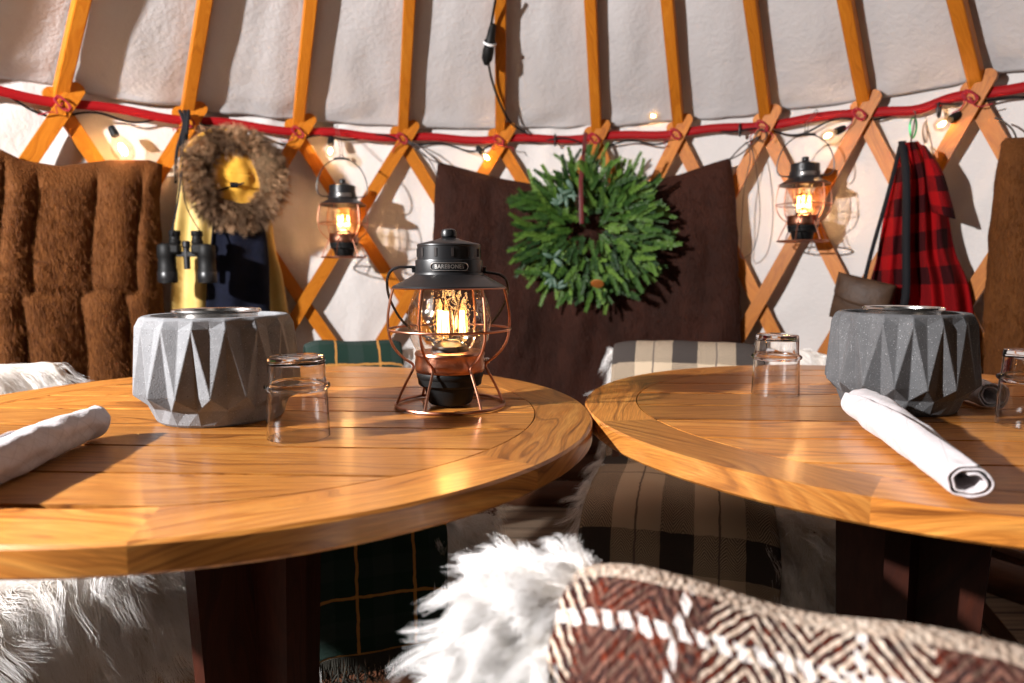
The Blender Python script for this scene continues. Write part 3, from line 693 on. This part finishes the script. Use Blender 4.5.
# ------------------------------------------------------------------ pelts on the lattice
def pelt(name, label, top, left, right, bottom, inset, mats, puff, hair_n, hair_len, ny=70, nx=90, hook=()):
    """top: [(px,py)], left/right: [(py,px)] tables, bottom py; puff(px,py) -> m out of the wall"""
    T = None; P = []; B = []
    for i in range(nx):
        u = i/(nx-1); col = []; bc = []
        for j in range(ny):
            v = j/(ny-1)
            x0 = left[0][1]*(1-u)+right[0][1]*u; ty = lerp_table(top, x0)
            py = ty+(bottom-ty)*v; l = lerp_table(left, py); r = lerp_table(right, py); px = l+(r-l)*u
            px += 2.0*nz((u*0, py*.05, 1), 1, 3)*(1 if u > .5 else -1)*abs(2*u-1)
            e = min(u*nx, (nx-1-u*(nx-1)), 1)
            ed = min(1, min(u, 1-u)*14, v*11); rnd = math.sqrt(max(0, 1-(1-ed)**2))
            ins = inset+.028*rnd+puff(px, py)*ed
            col.append(on_wall(px, py, ins)); 
            if i in (0, nx-1) or j in (0, ny-1): pass
            bc.append(on_wall(px, py, inset))
        P.append(col); B.append(bc)
    mb = MB(); mb.grid(P, flip=True); mb.grid(B)
    o = mb.build(name, mats[0], angle=None); tag(o, label, 'fur throw', 'brown pelts hung on the lattice')
    A, N, uv = dense(P, 40000, 5); c = np.array([WC[0], WC[1], 0]); inw = c-A; inw[:, 2] = 0; inw /= np.linalg.norm(inw, axis=1)[:, None]
    fl = np.sign((N*inw).sum(1))[:, None]; N = N*fl
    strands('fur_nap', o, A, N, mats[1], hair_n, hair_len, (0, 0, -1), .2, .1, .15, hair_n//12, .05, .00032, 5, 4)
    return o
def puff_tan(px, py):
    q = px+4*math.sin(py*.03)+(12 if py > 293 else 0); k = (q+10*math.sin(q*.04))/44.
    f = abs(math.sin(PI*k))**.38; s_ = 1-math.exp(-((py-293)/5.)**2)*.7
    return .036*f*(.55+.45*s_)+.012*nz((px*.03, py*.012, 0), 1, 3)
def puff_dark(px, py):
    return .022*nz((px*.035, py*.012, 0), 1, 6)+.016*abs(math.sin(px*.058+.3*math.sin(py*.02)))**.6+.006*nz((px*.1, py*.05, 0), 1, 2)
pelt('fur_pelt', 'tan brown fur throw with deep vertical folds hung at the left', [(-70, 150), (0, 149), (22, 160), (60, 166), (110, 160), (150, 160), (164, 165)], [(140, -70), (430, -70)], [(160, 163), (200, 160), (290, 163), (430, 170)], 430, .055, (M['pelt_tan'], M['hair_tan']), puff_tan, 34000, .018)
pelt('fur_pelt', 'dark brown fur throw behind the green wreath', [(438, 162), (455, 166), (500, 178), (545, 186), (600, 187), (640, 183), (680, 174), (712, 163), (730, 158)], [(158, 438), (200, 434), (300, 433), (430, 430)], [(158, 731), (200, 736), (300, 740), (430, 742)], 430, .055, (M['pelt_dark'], M['hair_dark']), puff_dark, 30000, .016)
pelt('fur_pelt', 'light brown fur throw cut by the right edge of the photo', [(996, 150), (1006, 138), (1030, 137), (1100, 140)], [(140, 1002), (170, 996), (230, 989), (300, 984), (430, 984)], [(140, 1100), (430, 1100)], 430, .075, (M['pelt_tan'], M['hair_tan']), lambda px, py: .012*nz((px*.03, py*.012, 0), 1, 3)+.012*abs(math.sin(px*.07)), 14000, .016, nx=50)
for k, (c0, c1, w) in enumerate((((440, 164), (407, 140), 'left'), ((729, 160), (760, 136), 'right'))):
    p = on_wall(*c0, .075); q = on_wall(*c1, .035); mb = MB(); g = random.Random(k)
    for j in range(2):
        off = Vector((0, .01, .012*(j*2-1)))
        mb.tube([Vector(poly_at([tuple(p), tuple(p.lerp(q, .5)+off), tuple(q)], t)) for t in np.linspace(0, 1, 12)], .0025, 5)
    if k == 0: mb.tube([Vector(poly_at([tuple(on_wall(407, 142, .04)), tuple(on_wall(428, 158, .04)), tuple(on_wall(440, 182, .07))], t)) for t in np.linspace(0, 1, 12)], .002, 5)
    else:
        mb.tube([q+Vector((.018*math.cos(t), -.012, .020*math.sin(t)+.0)) for t in np.linspace(0, 2*PI, 17)[:-1]], .0025, 5, closed=True)
    tag(mb.build('leather_thong', M['thong']), f'dark cord tying the {w} top corner of the dark pelt to the lattice', 'cord')
mb = MB(); lp = [(745, 142), (752, 150), (757, 175), (760, 215), (754, 248), (742, 258), (741, 240), (744, 190), (750, 160), (748, 145)]
mb.tube([Vector(poly_at([tuple(on_wall(x, y, .05)) for x, y in lp], t)) for t in np.linspace(0, 1, 60)], .0017, 5)
tag(mb.build('wire_loop', M['wire']), 'long thin loop of wire dangling right of the dark pelt', 'wire')
mb = MB(); lp = [(995, 118), (1004, 122), (1014, 132), (1018, 150), (1010, 158)]
mb.tube([Vector(poly_at([tuple(on_wall(x, y, .06)) for x, y in lp], t)) for t in np.linspace(0, 1, 24)], .0026, 5)
tag(mb.build('wire_loop', M['wire']), 'short curved black cord above the right pelt', 'wire')

# ------------------------------------------------------------------ wreath
wc = at(592, 231, 2.55); wr = empty('wreath', wc, label='green fir wreath hanging over the dark brown pelt', cat='wreath')
wn = Vector((WC[0]-wc.x, WC[1]-wc.y, 0)).normalized(); wx = Vector((0, 0, 1)).cross(wn).normalized()*1.; wx = Vector((abs(wx.x), wx.y*(1 if wx.x > 0 else -1), 0)); wz = Vector((0, 0, 1))
def wl(x, y, z): return wx*x+wz*y+wn*z
fm = mat('fir_needles', (.03, .10, .02), .5); n = NT(fm)
n.color(n.ramp(n.attr('tint'), [(0, (.010, .034, .008)), (.5, (.038, .095, .012)), (1, (.11, .20, .03))])); n.b.inputs['Specular IOR Level'].default_value = .3
M['eucal'] = mat('grey_green_leaf', (.05, .10, .065), .5)
mb = MB(); g = random.Random(12)
for k in range(560):
    a = g.uniform(0, 2*PI); rr = .150+max(-.12, min(.085, g.gauss(0, .052))); x, y = rr*math.cos(a)*1.05, rr*math.sin(a)*.93; z = g.uniform(-.01, .05)
    da = a+g.gauss(0, .55); d = wl(math.cos(da), math.sin(da)-.10, g.uniform(.05, .75)).normalized()
    L = g.uniform(.06, .105)*(1.1 if rr > .13 else .8); p0 = wl(x, y, z); side = d.cross(wn).normalized(); upv = side.cross(d)
    mb.t = g.uniform(.02, 1)**1.3; nn = 25
    mb.tube([p0, p0+d*L], .0018, 4)
    for q in range(nn):
        t = q/nn; p = p0+d*L*(.12+.88*t); nl = .018*(1-.4*t)
        for sg in (-1, 1):
            dr = (side*sg*g.uniform(.6, 1)+d*(.55+.5*t)+upv*g.uniform(-.2, .6)).normalized(); w_ = d.cross(dr).cross(dr).normalized()*.0012
            mb.add([p-w_, p+w_, p+dr*nl*.7+w_*.9, p+dr*nl, p+dr*nl*.7-w_*.9], [(0, 1, 2, 3, 4)])
mb.build('fir_foliage', fm, wr, smooth=False)
def leafblade(mb, p, d, nrm, L, W):
    s_ = d.cross(nrm).normalized(); P = []
    for k in range(7):
        t = k/6; w = W*math.sin(PI*(t*.92+.04))**.8; c = p+d*L*t-nrm*.15*L*t*t; P.append([c-s_*w, c+nrm*w*.15, c+s_*w])
    mb.grid(P)
mb = MB()
for (cx, cy) in ((-.13, -.17), (-.12, -.21), (-.10, .09), (-.085, .12), (-.06, .14), (-.13, -.10)):
    for k in range(4):
        a = g.uniform(0, 2*PI); d = wl(math.cos(a), math.sin(a), .3).normalized(); leafblade(mb, wl(cx, cy, .085), d, wn, .045, .008)
mb.build('eucalyptus_leaves', M['eucal'], wr, solid=.0006)
mb = MB()
for (cx, cy, s_) in ((-.035, .10, 1.), (-.03, .055, .8)):
    for j in range(7):
        for k in range(8):
            a = 2*PI*k/8+j*.4; r = .018*s_*math.sin(PI*(j+1)/8.5); d = wl(math.cos(a), .35, math.sin(a)).normalized()
            leafblade(mb, wl(cx, cy-.03+.008*j*s_, .085), d, wz, r+.006, .006)
mb.build('pine_cone', mat('cone_brown', (.09, .03, .018), .6), wr, solid=.001)
mb = MB(); mb.tube([wl(-.028, .02, .1), wl(-.03, .10, .105), wl(-.034, .17, .09), wl(-.032, .25, .03), wl(-.03, .36, -.02)], .0075, 6, flat=.2); mb.build('ribbon', mat('maroon_ribbon', (.10, .012, .012), .5), wr)
mb = MB(); mb.lathe([(0, 0), (.022, .001), (.024, .003), (.022, .005), (0, .006)], 20, M=Matrix.Translation(wl(.03, -.19, .09))@wn.to_track_quat('Z', 'Y').to_matrix().to_4x4()@Matrix.Rotation(.9, 4, 'X')); mb.build('orange_slice', mat('dried_orange', (.38, .12, .02), .6), wr)

# ------------------------------------------------------------------ hanging clothes
def panel(name, mt, left, right, inset, parent=None, folds=3, amp=.015, bulge=.03, nx=40, ny=40, solid=.003, uvs=(1, 1), seed=0, curl=True, cone=0.):
    P = []; UV = []
    for i in range(nx):
        u = i/(nx-1); col = []; uc = []
        for j in range(ny):
            v = j/(ny-1); l = poly_at(left, v); r = poly_at(right, v); q = l+(r-l)*u
            ins = inset+bulge*math.sin(PI*u)**.6+amp*math.sin(2*PI*folds*u+seed+1.2*v)*(.3+.7*v)+.006*nz((u*4, v*5, seed), 1, 1)
            p = on_wall(q[0], q[1], ins); col.append(p)
            if cone: uc.append(((u-.5)*cone*(.35+.65*v)*uvs[0], v*uvs[1]))
            else: uc.append(((u-.5)*uvs[0], v*uvs[1]))
        P.append(col); UV.append(uc)
    mb = MB(); mb.grid(P, uv=UV, flip=True); o = mb.build(name, mt, parent, angle=None, solid=solid); return o, P
pk = empty('parka', on_wall(230, 320, .08), label='mustard yellow parka with fur-trimmed hood and navy lining hanging at left', cat='coat')
def reparent(o, p): o.parent = p; o.matrix_parent_inverse = Matrix.Translation(p.location).inverted()
for nm, mt, l, r, ins, fo, am, bu, sd in (('shell', M['yellowlight'], [(190, 140), (180, 175), (174, 230), (171, 290), (168, 420)], [(262, 150), (270, 200), (276, 250), (285, 290), (303, 420)], .045, 4, .016, .035, 1),
                                      ('lining', M['navy'], [(211, 190), (212, 225), (209, 260), (206, 300), (204, 420)], [(250, 190), (264, 225), (269, 260), (270, 300), (272, 420)], .105, 2, .008, .03, 2)):
    o, _ = panel(nm, mt, l, r, ins, None, fo, am, bu, seed=sd); reparent(o, pk)
hc = on_wall(229, 174, .135); hn = Vector((WC[0]-hc.x, WC[1]-hc.y, 0)).normalized(); hx = Vector((-hn.y, hn.x, 0)); hx = hx if hx.x > 0 else -hx
mb = MB(); P = []
for i in range(25):
    r = i/24; row = []
    for k in range(49):
        a = 2*PI*k/48; row.append(hc+hx*(r*.150*math.cos(a))+wz*(r*.150*math.sin(a))+hn*(.028*(1-r**2))+hn*(.012*nz((r*3*math.cos(a), r*3*math.sin(a), 0), 1.2, 2)+.004*math.sin(9*r*math.cos(a))))
    P.append(row)
mb.grid(P); o = mb.build('hood_lining', M['yellow'], None, angle=None, solid=.004); reparent(o, pk)
mb = MB(); path = []; rad = []
for k in range(40):
    a = 2*PI*k/40; rx, rz_ = .118, .122; path.append(hc+hx*(rx*math.cos(a)+.020)+wz*(rz_*math.sin(a)-.012)+hn*(.01+.012*math.sin(2*a+1))); rad.append(.037+.008*math.sin(3*a+.5)+.006*math.cos(a))
mb.tube(path, rad, 16, closed=True); o = mb.build('fur_trim', M['ruffskin'], None, angle=None); reparent(o, pk)
ctr = []; nr = []; lies = []
g2 = np.random.default_rng(4)
for _ in range(14000):
    k = g2.integers(0, 40); f = g2.random(); p = np.array(path[k])*(1-f)+np.array(path[(k+1) % 40])*f; t = np.array(path[(k+1) % 40]-path[k]); t /= np.linalg.norm(t)
    out = p-np.array(hc); out -= t*out.dot(t); out /= np.linalg.norm(out); side = np.cross(t, out); b = g2.random()*2*PI
    nrm = out*math.cos(b)+side*math.sin(b)
    if nrm.dot(np.array(hn)) < -.5: continue
    ctr.append(p+nrm*.032); nr.append(nrm); lies.append(out*.5+np.array(hn)*.2+t*.25*math.sin(k)-np.array([0, 0, .3]))
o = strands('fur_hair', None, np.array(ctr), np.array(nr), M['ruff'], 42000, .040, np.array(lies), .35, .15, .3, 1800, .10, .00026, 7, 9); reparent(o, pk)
mb = MB(); mb.tube([Vector(poly_at([tuple(on_wall(x, y, i_)) for x, y, i_ in ((204, 189, .17), (216, 191, .16), (230, 187, .16), (244, 183, .18))], t)) for t in np.linspace(0, 1, 14)], .0035, 6)
c = on_wall(234, 185, .168); mb.tube([c-hx*.012, c+hx*.012], .009, 8); o = mb.build('toggle_cord', M['strap'], None); reparent(o, pk)

# binoculars
bc_ = on_wall(187, 262, .20); bn = empty('binoculars', bc_, math.radians(12), label='black binoculars hanging by their strap in front of the yellow parka', cat='binoculars')
for sgn in (-1, 1):
    x = .072*sgn; sc_ = 1.
    mb = MB().lathe([(0, -.082), (.030, -.082), (.0345, -.080), (.0350, -.030), (.0325, -.026), (.0325, .018), (.0345, .022), (.034, .060), (.029, .068), (0, .070)], 28, c=(x, 0, 0)); brl = mb.build('barrel', M['rubber'], bn)
    MB().lathe([(.0352, -.076), (.0365, -.074), (.0365, -.040), (.0352, -.038)], 28, c=(x, 0, 0)).build('grip_ring', M['black'], brl)
    MB().lathe([(0, -.0835), (.028, -.0825), (.03, -.083)], 24, c=(x, 0, 0)).build('lens', M['blackglass'], brl)
    xe = .040*sgn
    mb = MB(); mb.box(((x+xe)/2, -.002, .050), (.072, .050, .042)); mb.build('prism_housing', M['rubber'], bn, bevel=.010)
    MB().lathe([(0, .068), (.019, .068), (.022, .072), (.022, .082), (.0185, .086), (.0185, .100), (.021, .103), (.0215, .118), (.018, .121), (0, .121)], 24, c=(xe, 0, 0)).build('eyepiece', M['rubber'], bn)
mb = MB(); mb.lathe([(0, -.028), (.012, -.028), (.012, .055), (.015, .058), (.015, .078), (.011, .082), (0, .082)], 20); mb.box((0, 0, .03), (.07, .022, .020)); mb.build('hinge', M['black'], bn, bevel=.002)
bn.scale = (.82, .82, .82); bw = MB(); i3 = (Matrix.Translation(bc_)@Matrix.Rotation(math.radians(12), 4, 'Z')@Matrix.Scale(.82, 4)).inverted()
for tgt in ((171, 236, .2), (203, 236, .2)):
    pts = [on_wall(*tgt[:2], tgt[2]), on_wall(178, 200, .19) if tgt[0] < 190 else on_wall(186, 205, .19), on_wall(182, 165, .15), on_wall(186, 128, .055)]
    bw.tube([i3@Vector(poly_at([tuple(p) for p in pts], t)) for t in np.linspace(0, 1, 24)], .0062, 8, flat=.35)
bw.build('neck_strap', M['strap'], bn)
mb = MB(); q = on_wall(184, 126, .05); rd = Vector((WC[0]-q.x, WC[1]-q.y, 0)).normalized()
for dx in (-.012, .004, .018): mb.tube([Vector(poly_at([tuple(q+Vector((dx, 0, .05))), tuple(q+rd*.02+Vector((dx*.4, 0, 0))), tuple(q+rd*.015+Vector((dx-.02, 0, -.09))), tuple(q+rd*.01+Vector((dx*1.2-.024, 0, -.19)))], t)) for t in np.linspace(0, 1, 18)], .006, 7)
tag(mb.build('knotted_strap', M['strap']), 'black knotted strap ends on the lath above the binoculars', 'strap')

# red checked jacket and pouch
jk = empty('checked_jacket', on_wall(925, 330, .06), label='red and black buffalo check jacket hanging at the right', cat='jacket')
o, JP = panel('jacket_body', M['buffalo'], [(902, 143), (893, 175), (884, 215), (876, 260), (868, 300), (862, 430)], [(918, 141), (938, 165), (947, 205), (955, 250), (972, 300), (984, 430)], .05, None, 4.5, .020, .07, 70, 60, uvs=(.60, .74), seed=2, cone=1.); reparent(o, jk)
o, _ = panel('sleeve', M['buffalo'], [(922, 145), (925, 170), (928, 195), (932, 212)], [(926, 146), (942, 170), (950, 195), (956, 219)], .115, None, 1, .006, .03, 16, 20, uvs=(.12, .3), seed=3); reparent(o, jk)
mb = MB(); p = on_wall(911, 141, .09); q = on_wall(913, 116, .03)
mb.tube([Vector(poly_at([tuple(p+Vector((-.006, 0, -.02))), tuple(p), tuple(q+Vector((0, -.012, .0))), tuple(q+Vector((0, .0, .015)))], t)) for t in np.linspace(0, 1, 12)], .0022, 6); o = mb.build('hanging_loop', M['wire'], None); reparent(o, jk)
mb = MB(); c = on_wall(913, 128, .045); mb.tube([c+Vector((.010*math.cos(t)*(1+.2*math.sin(t)), 0, .030*math.sin(t))) for t in np.linspace(0, 2*PI, 25)[:-1]], .0028, 7, closed=True)
tag(mb.build('carabiner', M['green']), 'small green carabiner on the red band above the checked jacket', 'carabiner')
pc = on_wall(868, 300, .14); pou = empty('leather_pouch', pc, label='brown leather pouch with a long black strap hanging over the checked jacket', cat='bag'); i4 = Matrix.Translation(-pc)
prn = Vector((WC[0]-pc.x, WC[1]-pc.y, 0)).normalized(); prx = Vector((-prn.y, prn.x, 0)); prx = prx if prx.x > 0 else -prx
mb = MB(); P = []
def pouch_pt(u, v, s_):  # rounded body
    x = -.085+.17*u; z = .07-.15*v; k = math.sin(PI*u)**.35*math.sin(PI*min(1, max(0, v)))**.35
    q = prx*(x+.03*v*-1)+Vector((0, 0, z-.25*x*1.0))+prn*(s_*.03*k+.01); return q
for s_ in (1, -1):
    P = [[pouch_pt(.03+.94*i/16, .03+.94*j/16, s_) for j in range(17)] for i in range(17)]; mb.grid(P, flip=s_ > 0)
mb.build('pouch_body', M['leather'], pou, angle=60)
P = [[pouch_pt(i/16, .02+.55*j/10*(1-.25*abs(i/8-1)**3), 1)+prn*.006 for j in range(11)] for i in range(17)]
mb = MB(); mb.grid(P, flip=True); mb.build('flap', M['leather'], pou, solid=.003)
mb = MB(); pts = [on_wall(902, 141, .10), on_wall(906, 175, .155), on_wall(906, 240, .165), on_wall(905, 300, .165), on_wall(893, 318, .16)]
P = []; 
for t in np.linspace(0, 1, 40):
    c = i4@Vector(poly_at([tuple(p) for p in pts], t)); P.append([c-prx*.011, c+prn*.002, c+prx*.011])
mb.grid(P); pts = [on_wall(901, 142, .10), on_wall(889, 190, .10), on_wall(872, 250, .11), on_wall(862, 290, .13)]
P = []
for t in np.linspace(0, 1, 30):
    c = i4@Vector(poly_at([tuple(p) for p in pts], t)); P.append([c-prx*.006, c+prx*.006])
mb.grid(P); mb.build('strap', M['strap'], pou, solid=.002)

# ------------------------------------------------------------------ chairs, fleeces and blankets
def chair(loc, rz, label):
    T = empty('folding_chair', (*loc, 0), rz, label=label, cat='chair', group='folding wooden chairs around the tables'); w = M['chairwood']
    for s_ in (-1, 1):
        MB().bar((s_*.215, .24, 0), (s_*.215, -.285, .675), .022, .04).build('leg', w, T, bevel=.004)
        MB().bar((s_*.188, -.26, 0), (s_*.188, .19, .435), .022, .04).build('leg', w, T, bevel=.004)
    mb = MB()
    for k in range(7): mb.t = .1+k*.11; mb.box((0, -.17+k*.06, .445), (.41, .050, .014))
    mb.build('seat', w, T, bevel=.003)
    mb = MB()
    for k in range(3): mb.t = .2+k*.2; mb.box((0, -.225-k*.03, .60+k*.045), (.41, .014, .035))
    mb.build('backrest', w, T, bevel=.003)
    MB().bar((-.205, .17, .095), (.205, .17, .095), .018, .03).build('stretcher', w, T)
    return T
def drape(prof, x0, x1, off, nu=40, nv=70, wob=.0, seed=1, wave=.0, xs=(0, 0), dip=0., lump=.0):
    """cloth over a chair: prof = (y, z) section in the chair's frame, swept from x0 to x1"""
    P = []; UV = []; pr = [tuple(p) for p in prof]; raw = [poly_at(pr, t) for t in np.linspace(0, 1, 400)]
    S = [0]
    for a, b in zip(raw, raw[1:]): S.append(S[-1]+np.linalg.norm(b-a))
    for i in range(nu):
        u = i/(nu-1); row = []; ur = []
        for j in range(nv):
            s_ = S[-1]*j/(nv-1); k = int(np.searchsorted(S, s_)); k = min(max(k, 1), 398); t = raw[k+1]-raw[k-1]; t = t/np.linalg.norm(t); nrm = np.array((-t[1], t[0]))
            ws = wob*nz((j*.09, seed, 0), 1., seed)*(1 if u > .5 else -1)*abs(2*u-1)
            x = x0+(x1-x0)*u+ws; e = (2*u-1)
            o_ = off+lump*nz((x*9, s_*8, seed), 1., 2)+wave*math.sin(x*38+seed+2*s_)*min(1, s_*3)
            y, z = raw[k]+nrm*o_; z -= dip*abs(e)**4+.010*abs(e)**8
            row.append(Vector((x, y, z))); ur.append((x-x0, s_))
        P.append(row); UV.append(ur)
    return P, UV, S[-1]
SEAT_FRONT = [(-.345, .50), (-.345, .63), (-.335, .715), (-.305, .732), (-.275, .715), (-.245, .62), (-.205, .50), (-.15, .462), (0, .457), (.14, .462), (.205, .452), (.235, .41), (.245, .33), (.25, .22)]
def fleece(loc, rz, prof, x0, x1, label, n=14000, L=.06, r0=.0004, skip=None, seed=1, lift=.5, tipz=.0, mt='wool', clump=.75, ncl=None, droop=.5, curl=.14, top=1.):
    P, UV, _ = drape([(y, z*top) for y, z in prof], x0, x1, .012, 44, 80, .04, seed, 0, lump=.018)
    mb = MB(); mb.grid(P, uv=UV); o = mb.build('sheepskin', M['woolskin'], angle=None, solid=.006, loc=(*loc, 0)); o.rotation_euler = (0, 0, rz)
    tag(o, label, 'sheepskin', 'white sheepskins over the chairs')
    A, N, uv = dense(P, 60000, seed)
    ctr = A.mean(0); out = (A-ctr); out[:, 1:] *= .4
    if ((N*(A-np.array([0, A[:, 1].mean(), .3]))).sum(1)).mean() < 0: N = -N
    if skip: k = ~((A[:, 0] > skip[0]) & (A[:, 0] < skip[1])); A, N, uv = A[k], N[k], uv[k]
    e = (uv[:, 0]*2-1); lie = np.stack([np.sign(e)*np.abs(e)**2*1.1, np.zeros(len(A)), -.75+.0*e], 1)
    strands('wool', o, A, N, M[mt], n, L, lie, lift, droop, clump, ncl or n//28, curl, r0, 8, seed+3)
    return o
def blanket(loc, rz, prof, x0, x1, mt, label, off=.030, wave=.0, seed=1, fringe=0, v0=None, top=1., solid=.006, wob=.012):
    P, UV, S = drape([(y, z*top) for y, z in prof], x0, x1, off, 50, 110, wob, seed, wave, lump=.008)
    if v0 is not None: UV = [[(u, v-v0) for u, v in r] for r in UV]
    mb = MB(); mb.grid(P, uv=UV); o = mb.build('wool_blanket', M[mt], angle=None, solid=solid, loc=(*loc, 0)); o.rotation_euler = (0, 0, rz); tag(o, label, 'blanket')
    if fringe:
        f = MB(); g = random.Random(seed)
        for i in range(120):
            u = i/119*(len(P)-1.01); k = int(u); p = P[k][-1].lerp(P[k+1][-1], u-k)
            f.tube([p+Vector((g.gauss(0, .0008)*q*q, g.gauss(0, .001)*q, -fringe*q/4)) for q in range(5)], [.0016, .0018, .0014, .0012, .0006], 5)
        f.build('fringe', M[mt+'_fringe'], o)
    return o
M['plaid_green_fringe'] = mat('fringe_yarn', (.03, .028, .02), .9)
CA = ((.44, 1.52), math.radians(165)); CB = ((-.29, 1.53), math.radians(-162.5)); CC = ((-.97, 1.17), math.radians(-118)); CE = ((.322, .671), math.radians(-27.6))
chair(*CA, 'folding wooden chair behind the right table, draped with a black and tan checked blanket')
chair(*CB, 'folding wooden chair behind the left table, draped with a dark green plaid blanket')
chair(*CC, 'folding wooden chair at the left edge, covered only by a white sheepskin')
chair(*CE, 'folding wooden chair nearest the camera, draped with a rust herringbone blanket')
chair((1.07, 1.32), math.radians(110), 'dark folding wooden chair right of the right table, only its crossed legs showing')
fleece(*CA, SEAT_FRONT, -.30, .245, 'white sheepskin under the black and tan checked blanket', 26000, .055, .0003, (-.10, .22), 2, .4)
blanket(*CA, SEAT_FRONT[1:], -.135, .245, 'plaid_tan', 'black, navy and tan checked wool blanket over the chair behind the right table', .030, .003, 2)
fleece(*CB, SEAT_FRONT, -.21, .20, 'shaded sheepskin beside the dark green plaid blanket', 26000, .055, .0003, (-.06, .15), 3, .4, top=.985)
blanket(*CB, SEAT_FRONT[1:], -.085, .17, 'plaid_green', 'dark green plaid wool blanket with a fringe over the chair behind the left table', .034, .004, 3, fringe=.06)
fleece(*CC, SEAT_FRONT, -.30, .30, 'white long-haired sheepskin on the chair at the left edge', 60000, .085, .00026, None, 4, .30, droop=.6, curl=.13, ncl=1500, clump=.7)
BACK = [(.10, .46), (-.05, .46), (-.15, .465), (-.205, .50), (-.245, .62), (-.270, .693), (-.300, .716), (-.335, .700), (-.352, .65), (-.358, .56), (-.36, .44), (-.36, .36)]
BACKR = BACK[::-1]
fleece(*CE, BACKR, -.205, .20, 'bright white fluffy sheepskin on the nearest chair', 110000, .060, .00024, (-.145, .20), 5, .45, droop=.2, clump=.8, curl=.06, ncl=1500)
blanket(*CE, BACKR, -.150, .34, 'rust', 'rust, brown and cream herringbone wool blanket on the nearest chair', .020, .0, 6, v0=.155, solid=.009, wob=.006)

# ------------------------------------------------------------------ lights, world, camera
mb = MB()
for k in range(4): mb.grid([[wp(a, z, WR-.040) for z in (k*.115+.002, k*.115+.112)] for a in np.linspace(-66, 84, 150)], uv=[[(a*.03, 0), (a*.03, .1)] for a in np.linspace(-66, 84, 150)])
tag(mb.build('baseboard_back', M['chairwood'], solid=.012), kind='structure')
def light(name, typ, loc, e, col=(1, 1, 1), size=.05, aim=None, spread=None):
    l = bpy.data.lights.new(name, typ); l.energy = e; l.color = col
    if typ == 'AREA': l.shape = 'DISK'; l.size = size
    else: l.shadow_soft_size = size
    o = bpy.data.objects.new(name, l); COL.objects.link(o); o.location = loc
    if aim is not None: o.rotation_euler = (Vector(aim)-Vector(loc)).to_track_quat('-Z', 'Y').to_euler()
    if spread: l.spread = spread
    return o
light('key_lamp', 'POINT', (-1.95, .08, 1.72), 690, (1, .97, .965), .035)
light('fill_lamp', 'AREA', (1.3, -.9, 1.9), 1.5, (1, .86, .72), 1.0, (.2, 1.2, .8))
for o, sc_, e in [(ln, 1, .3)]+[(h[0], .93, 1.3) for h in hang]:
    light('lantern_glow', 'POINT', o.location+Vector((0, 0, .128*sc_)), e, (1, .60, .28), .02)
for p in BULB: light('bulb_glow', 'POINT', p+Vector((0, 0, 0)), .4, (1, .62, .30), .008)
w = bpy.data.worlds.new('World'); sc.world = w; w.use_nodes = True
w.node_tree.nodes['Background'].inputs[0].default_value = (1, .93, .88, 1); w.node_tree.nodes['Background'].inputs[1].default_value = .012
cam = bpy.data.cameras.new('Camera'); co = bpy.data.objects.new('Camera', cam); COL.objects.link(co); sc.camera = co
cam.lens = 24; cam.sensor_width = 36; cam.sensor_fit = 'HORIZONTAL'; cam.clip_start = .02
co.location = (0, 0, EYE); co.rotation_euler = (PI/2-PITCH, 0, 0)
cam.dof.use_dof = True; cam.dof.focus_distance = 1.0; cam.dof.aperture_fstop = 4.0
vs_ = sc.view_settings; vs_.view_transform = 'Standard'; vs_.look = 'None'; vs_.gamma = 1; vs_.exposure = 0; vs_.use_curve_mapping = False
sc.cycles.use_denoising = True; sc.cycles.max_bounces = 10; sc.cycles.transmission_bounces = 10; sc.cycles.transparent_max_bounces = 16; sc.cycles.sample_clamp_indirect = 6
